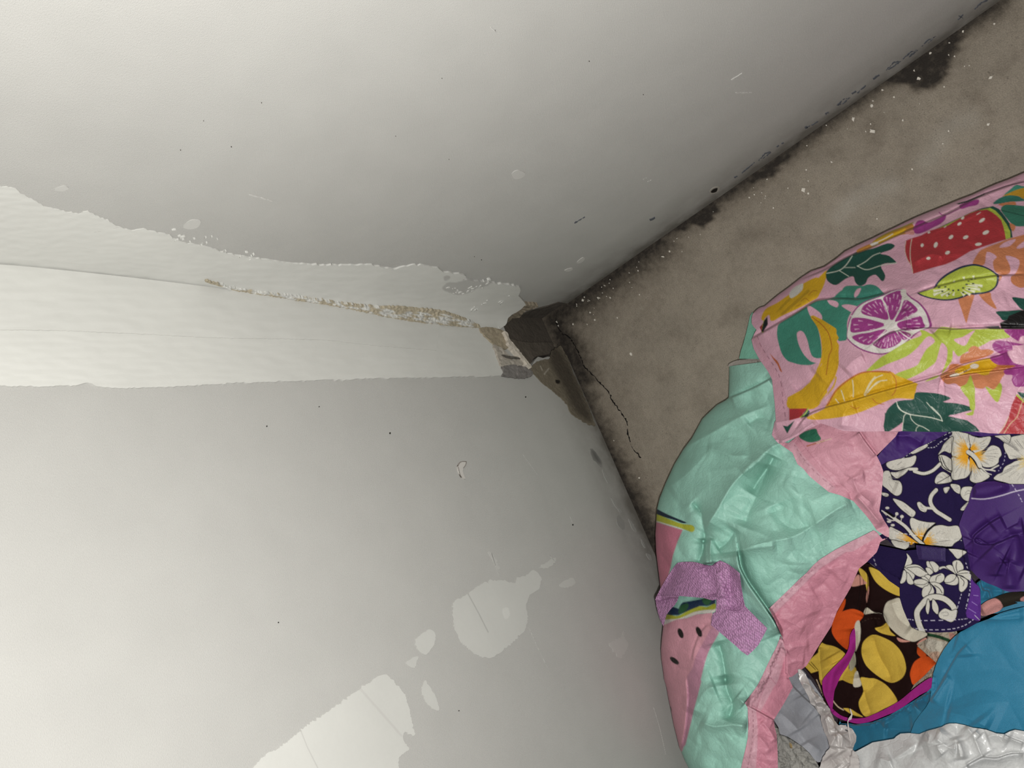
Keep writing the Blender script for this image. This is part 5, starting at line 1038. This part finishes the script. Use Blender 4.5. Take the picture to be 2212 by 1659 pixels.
fWP = [fold('f 0,1300 120,1330 210,1350 400,1240 640,1060', 20, .006), fold('f 210,1350 420,1270 780,1120', 22, -.005), fold('f 1200,980 1230,1100 1250,1200 1280,1330', 10, .006), fold('f 1240,1050 1290,1200 1300,1330', 8, .004), fold('f 640,1060 780,1110 880,1010 1000,850', 18, .007), fold('f 880,1000 1080,1140 1200,1160', 16, .005), fold('f 1330,820 1450,960 1550,1200 1600,1290', 14, .006), fold('f 1350,1420 1440,1360 1600,1290 1800,1300 2000,1240 2212,1230', 12, -.008, 'step'), fold('f 1920,947 2050,1010 2212,1070', 8, .006, 'step'), fold('f 920,1100 940,1180 1000,1260', 10, .005), fold('f 1480,900 1560,980', 8, .005), fold('f 1650,1000 1800,960 2000,1050', 16, .004), fold('f 740,900 800,960 760,1100', 10, .004)]
link_mesh('bag_body', sheet(oWP, surf(.016, ((110, .008, 101, .8, 1.5), (46, .0032, 102, .8, 2.2), (18, .0008, 103, .5, 1.8)), fWP), lin('#c6c7c7', KP), (), 1.8, drop(.012)), m_film, wp)['label'] = 'crinkled white plastic film'
oTH = jag(T('e 560,-20 600,-30 660,20 700,60 730,130 770,220 810,290 880,380 950,450 1010,520 1060,590 1110,650 1150,760 1190,850 1260,935 1300,920 1350,930 1385,925 1400,960 1430,965 1480,980 1520,1030 1550,1080 1562,1150 1555,1210 1530,1260 1500,1345 1545,1390 1600,1460 1615,1560 1625,1659 1650,1900 1660,3900 900,3900 930,1659 960,1560 1010,1450 1110,1310 1085,1200 1050,1110 1010,1030 985,960 960,850 955,770 900,690 850,600 780,560 740,440 690,340 640,260 600,180'), .5, 5, 4)
fTH = [fold('e 1000,700 1060,900 1120,1100 1230,1100', 10, .006), fold('e 1060,760 1150,850 1210,1050', 10, .005), fold('e 610,200 760,250 800,360 900,480', 10, .005), fold('e 870,570 950,530 1060,590', 8, .006), fold('e 860,600 1000,640 1020,700', 8, -.004), fold('e 1110,1310 1200,1150 1290,1050', 14, .006), fold('e 1330,1040 1320,1200 1300,1330', 14, .005), fold('e 1100,1450 1250,1650', 12, .004), fold('e 1300,1380 1450,1600', 14, .004), fold('e 1420,1060 1470,1200 1460,1330', 10, -.004)]
hnd = link_mesh('torn_handle', sheet(oTH, surf(.012, ((36, .005, 105, 1.0, 2.2), (14, .0016, 106, 1.0, 2)), fTH), lin('#bdb8b6', KP), [S_('e 1380,1010 1420,1030', 3, '#2a2a30'), D_('e 1590,1420 1615,1560 1622,1659', 1.2, '#4a4444', 5, 3)], 1.6, drop(.006)), m_film, wp)
hnd['label'] = 'twisted torn handle of the plastic bag'
link_mesh('torn_thread', sheet(T('e 1450,640 1470,660 1500,740 1480,830 1430,850 1425,900 1440,960 1450,1060 1465,1160 1450,1180 1425,1060 1412,960 1410,860 1430,810 1475,750 1455,690'), surf(.024), lin('#c9c2bf', KP), (), 1.0, drop(.002)), m_film, hnd)['label'] = 'thin torn strip of plastic'
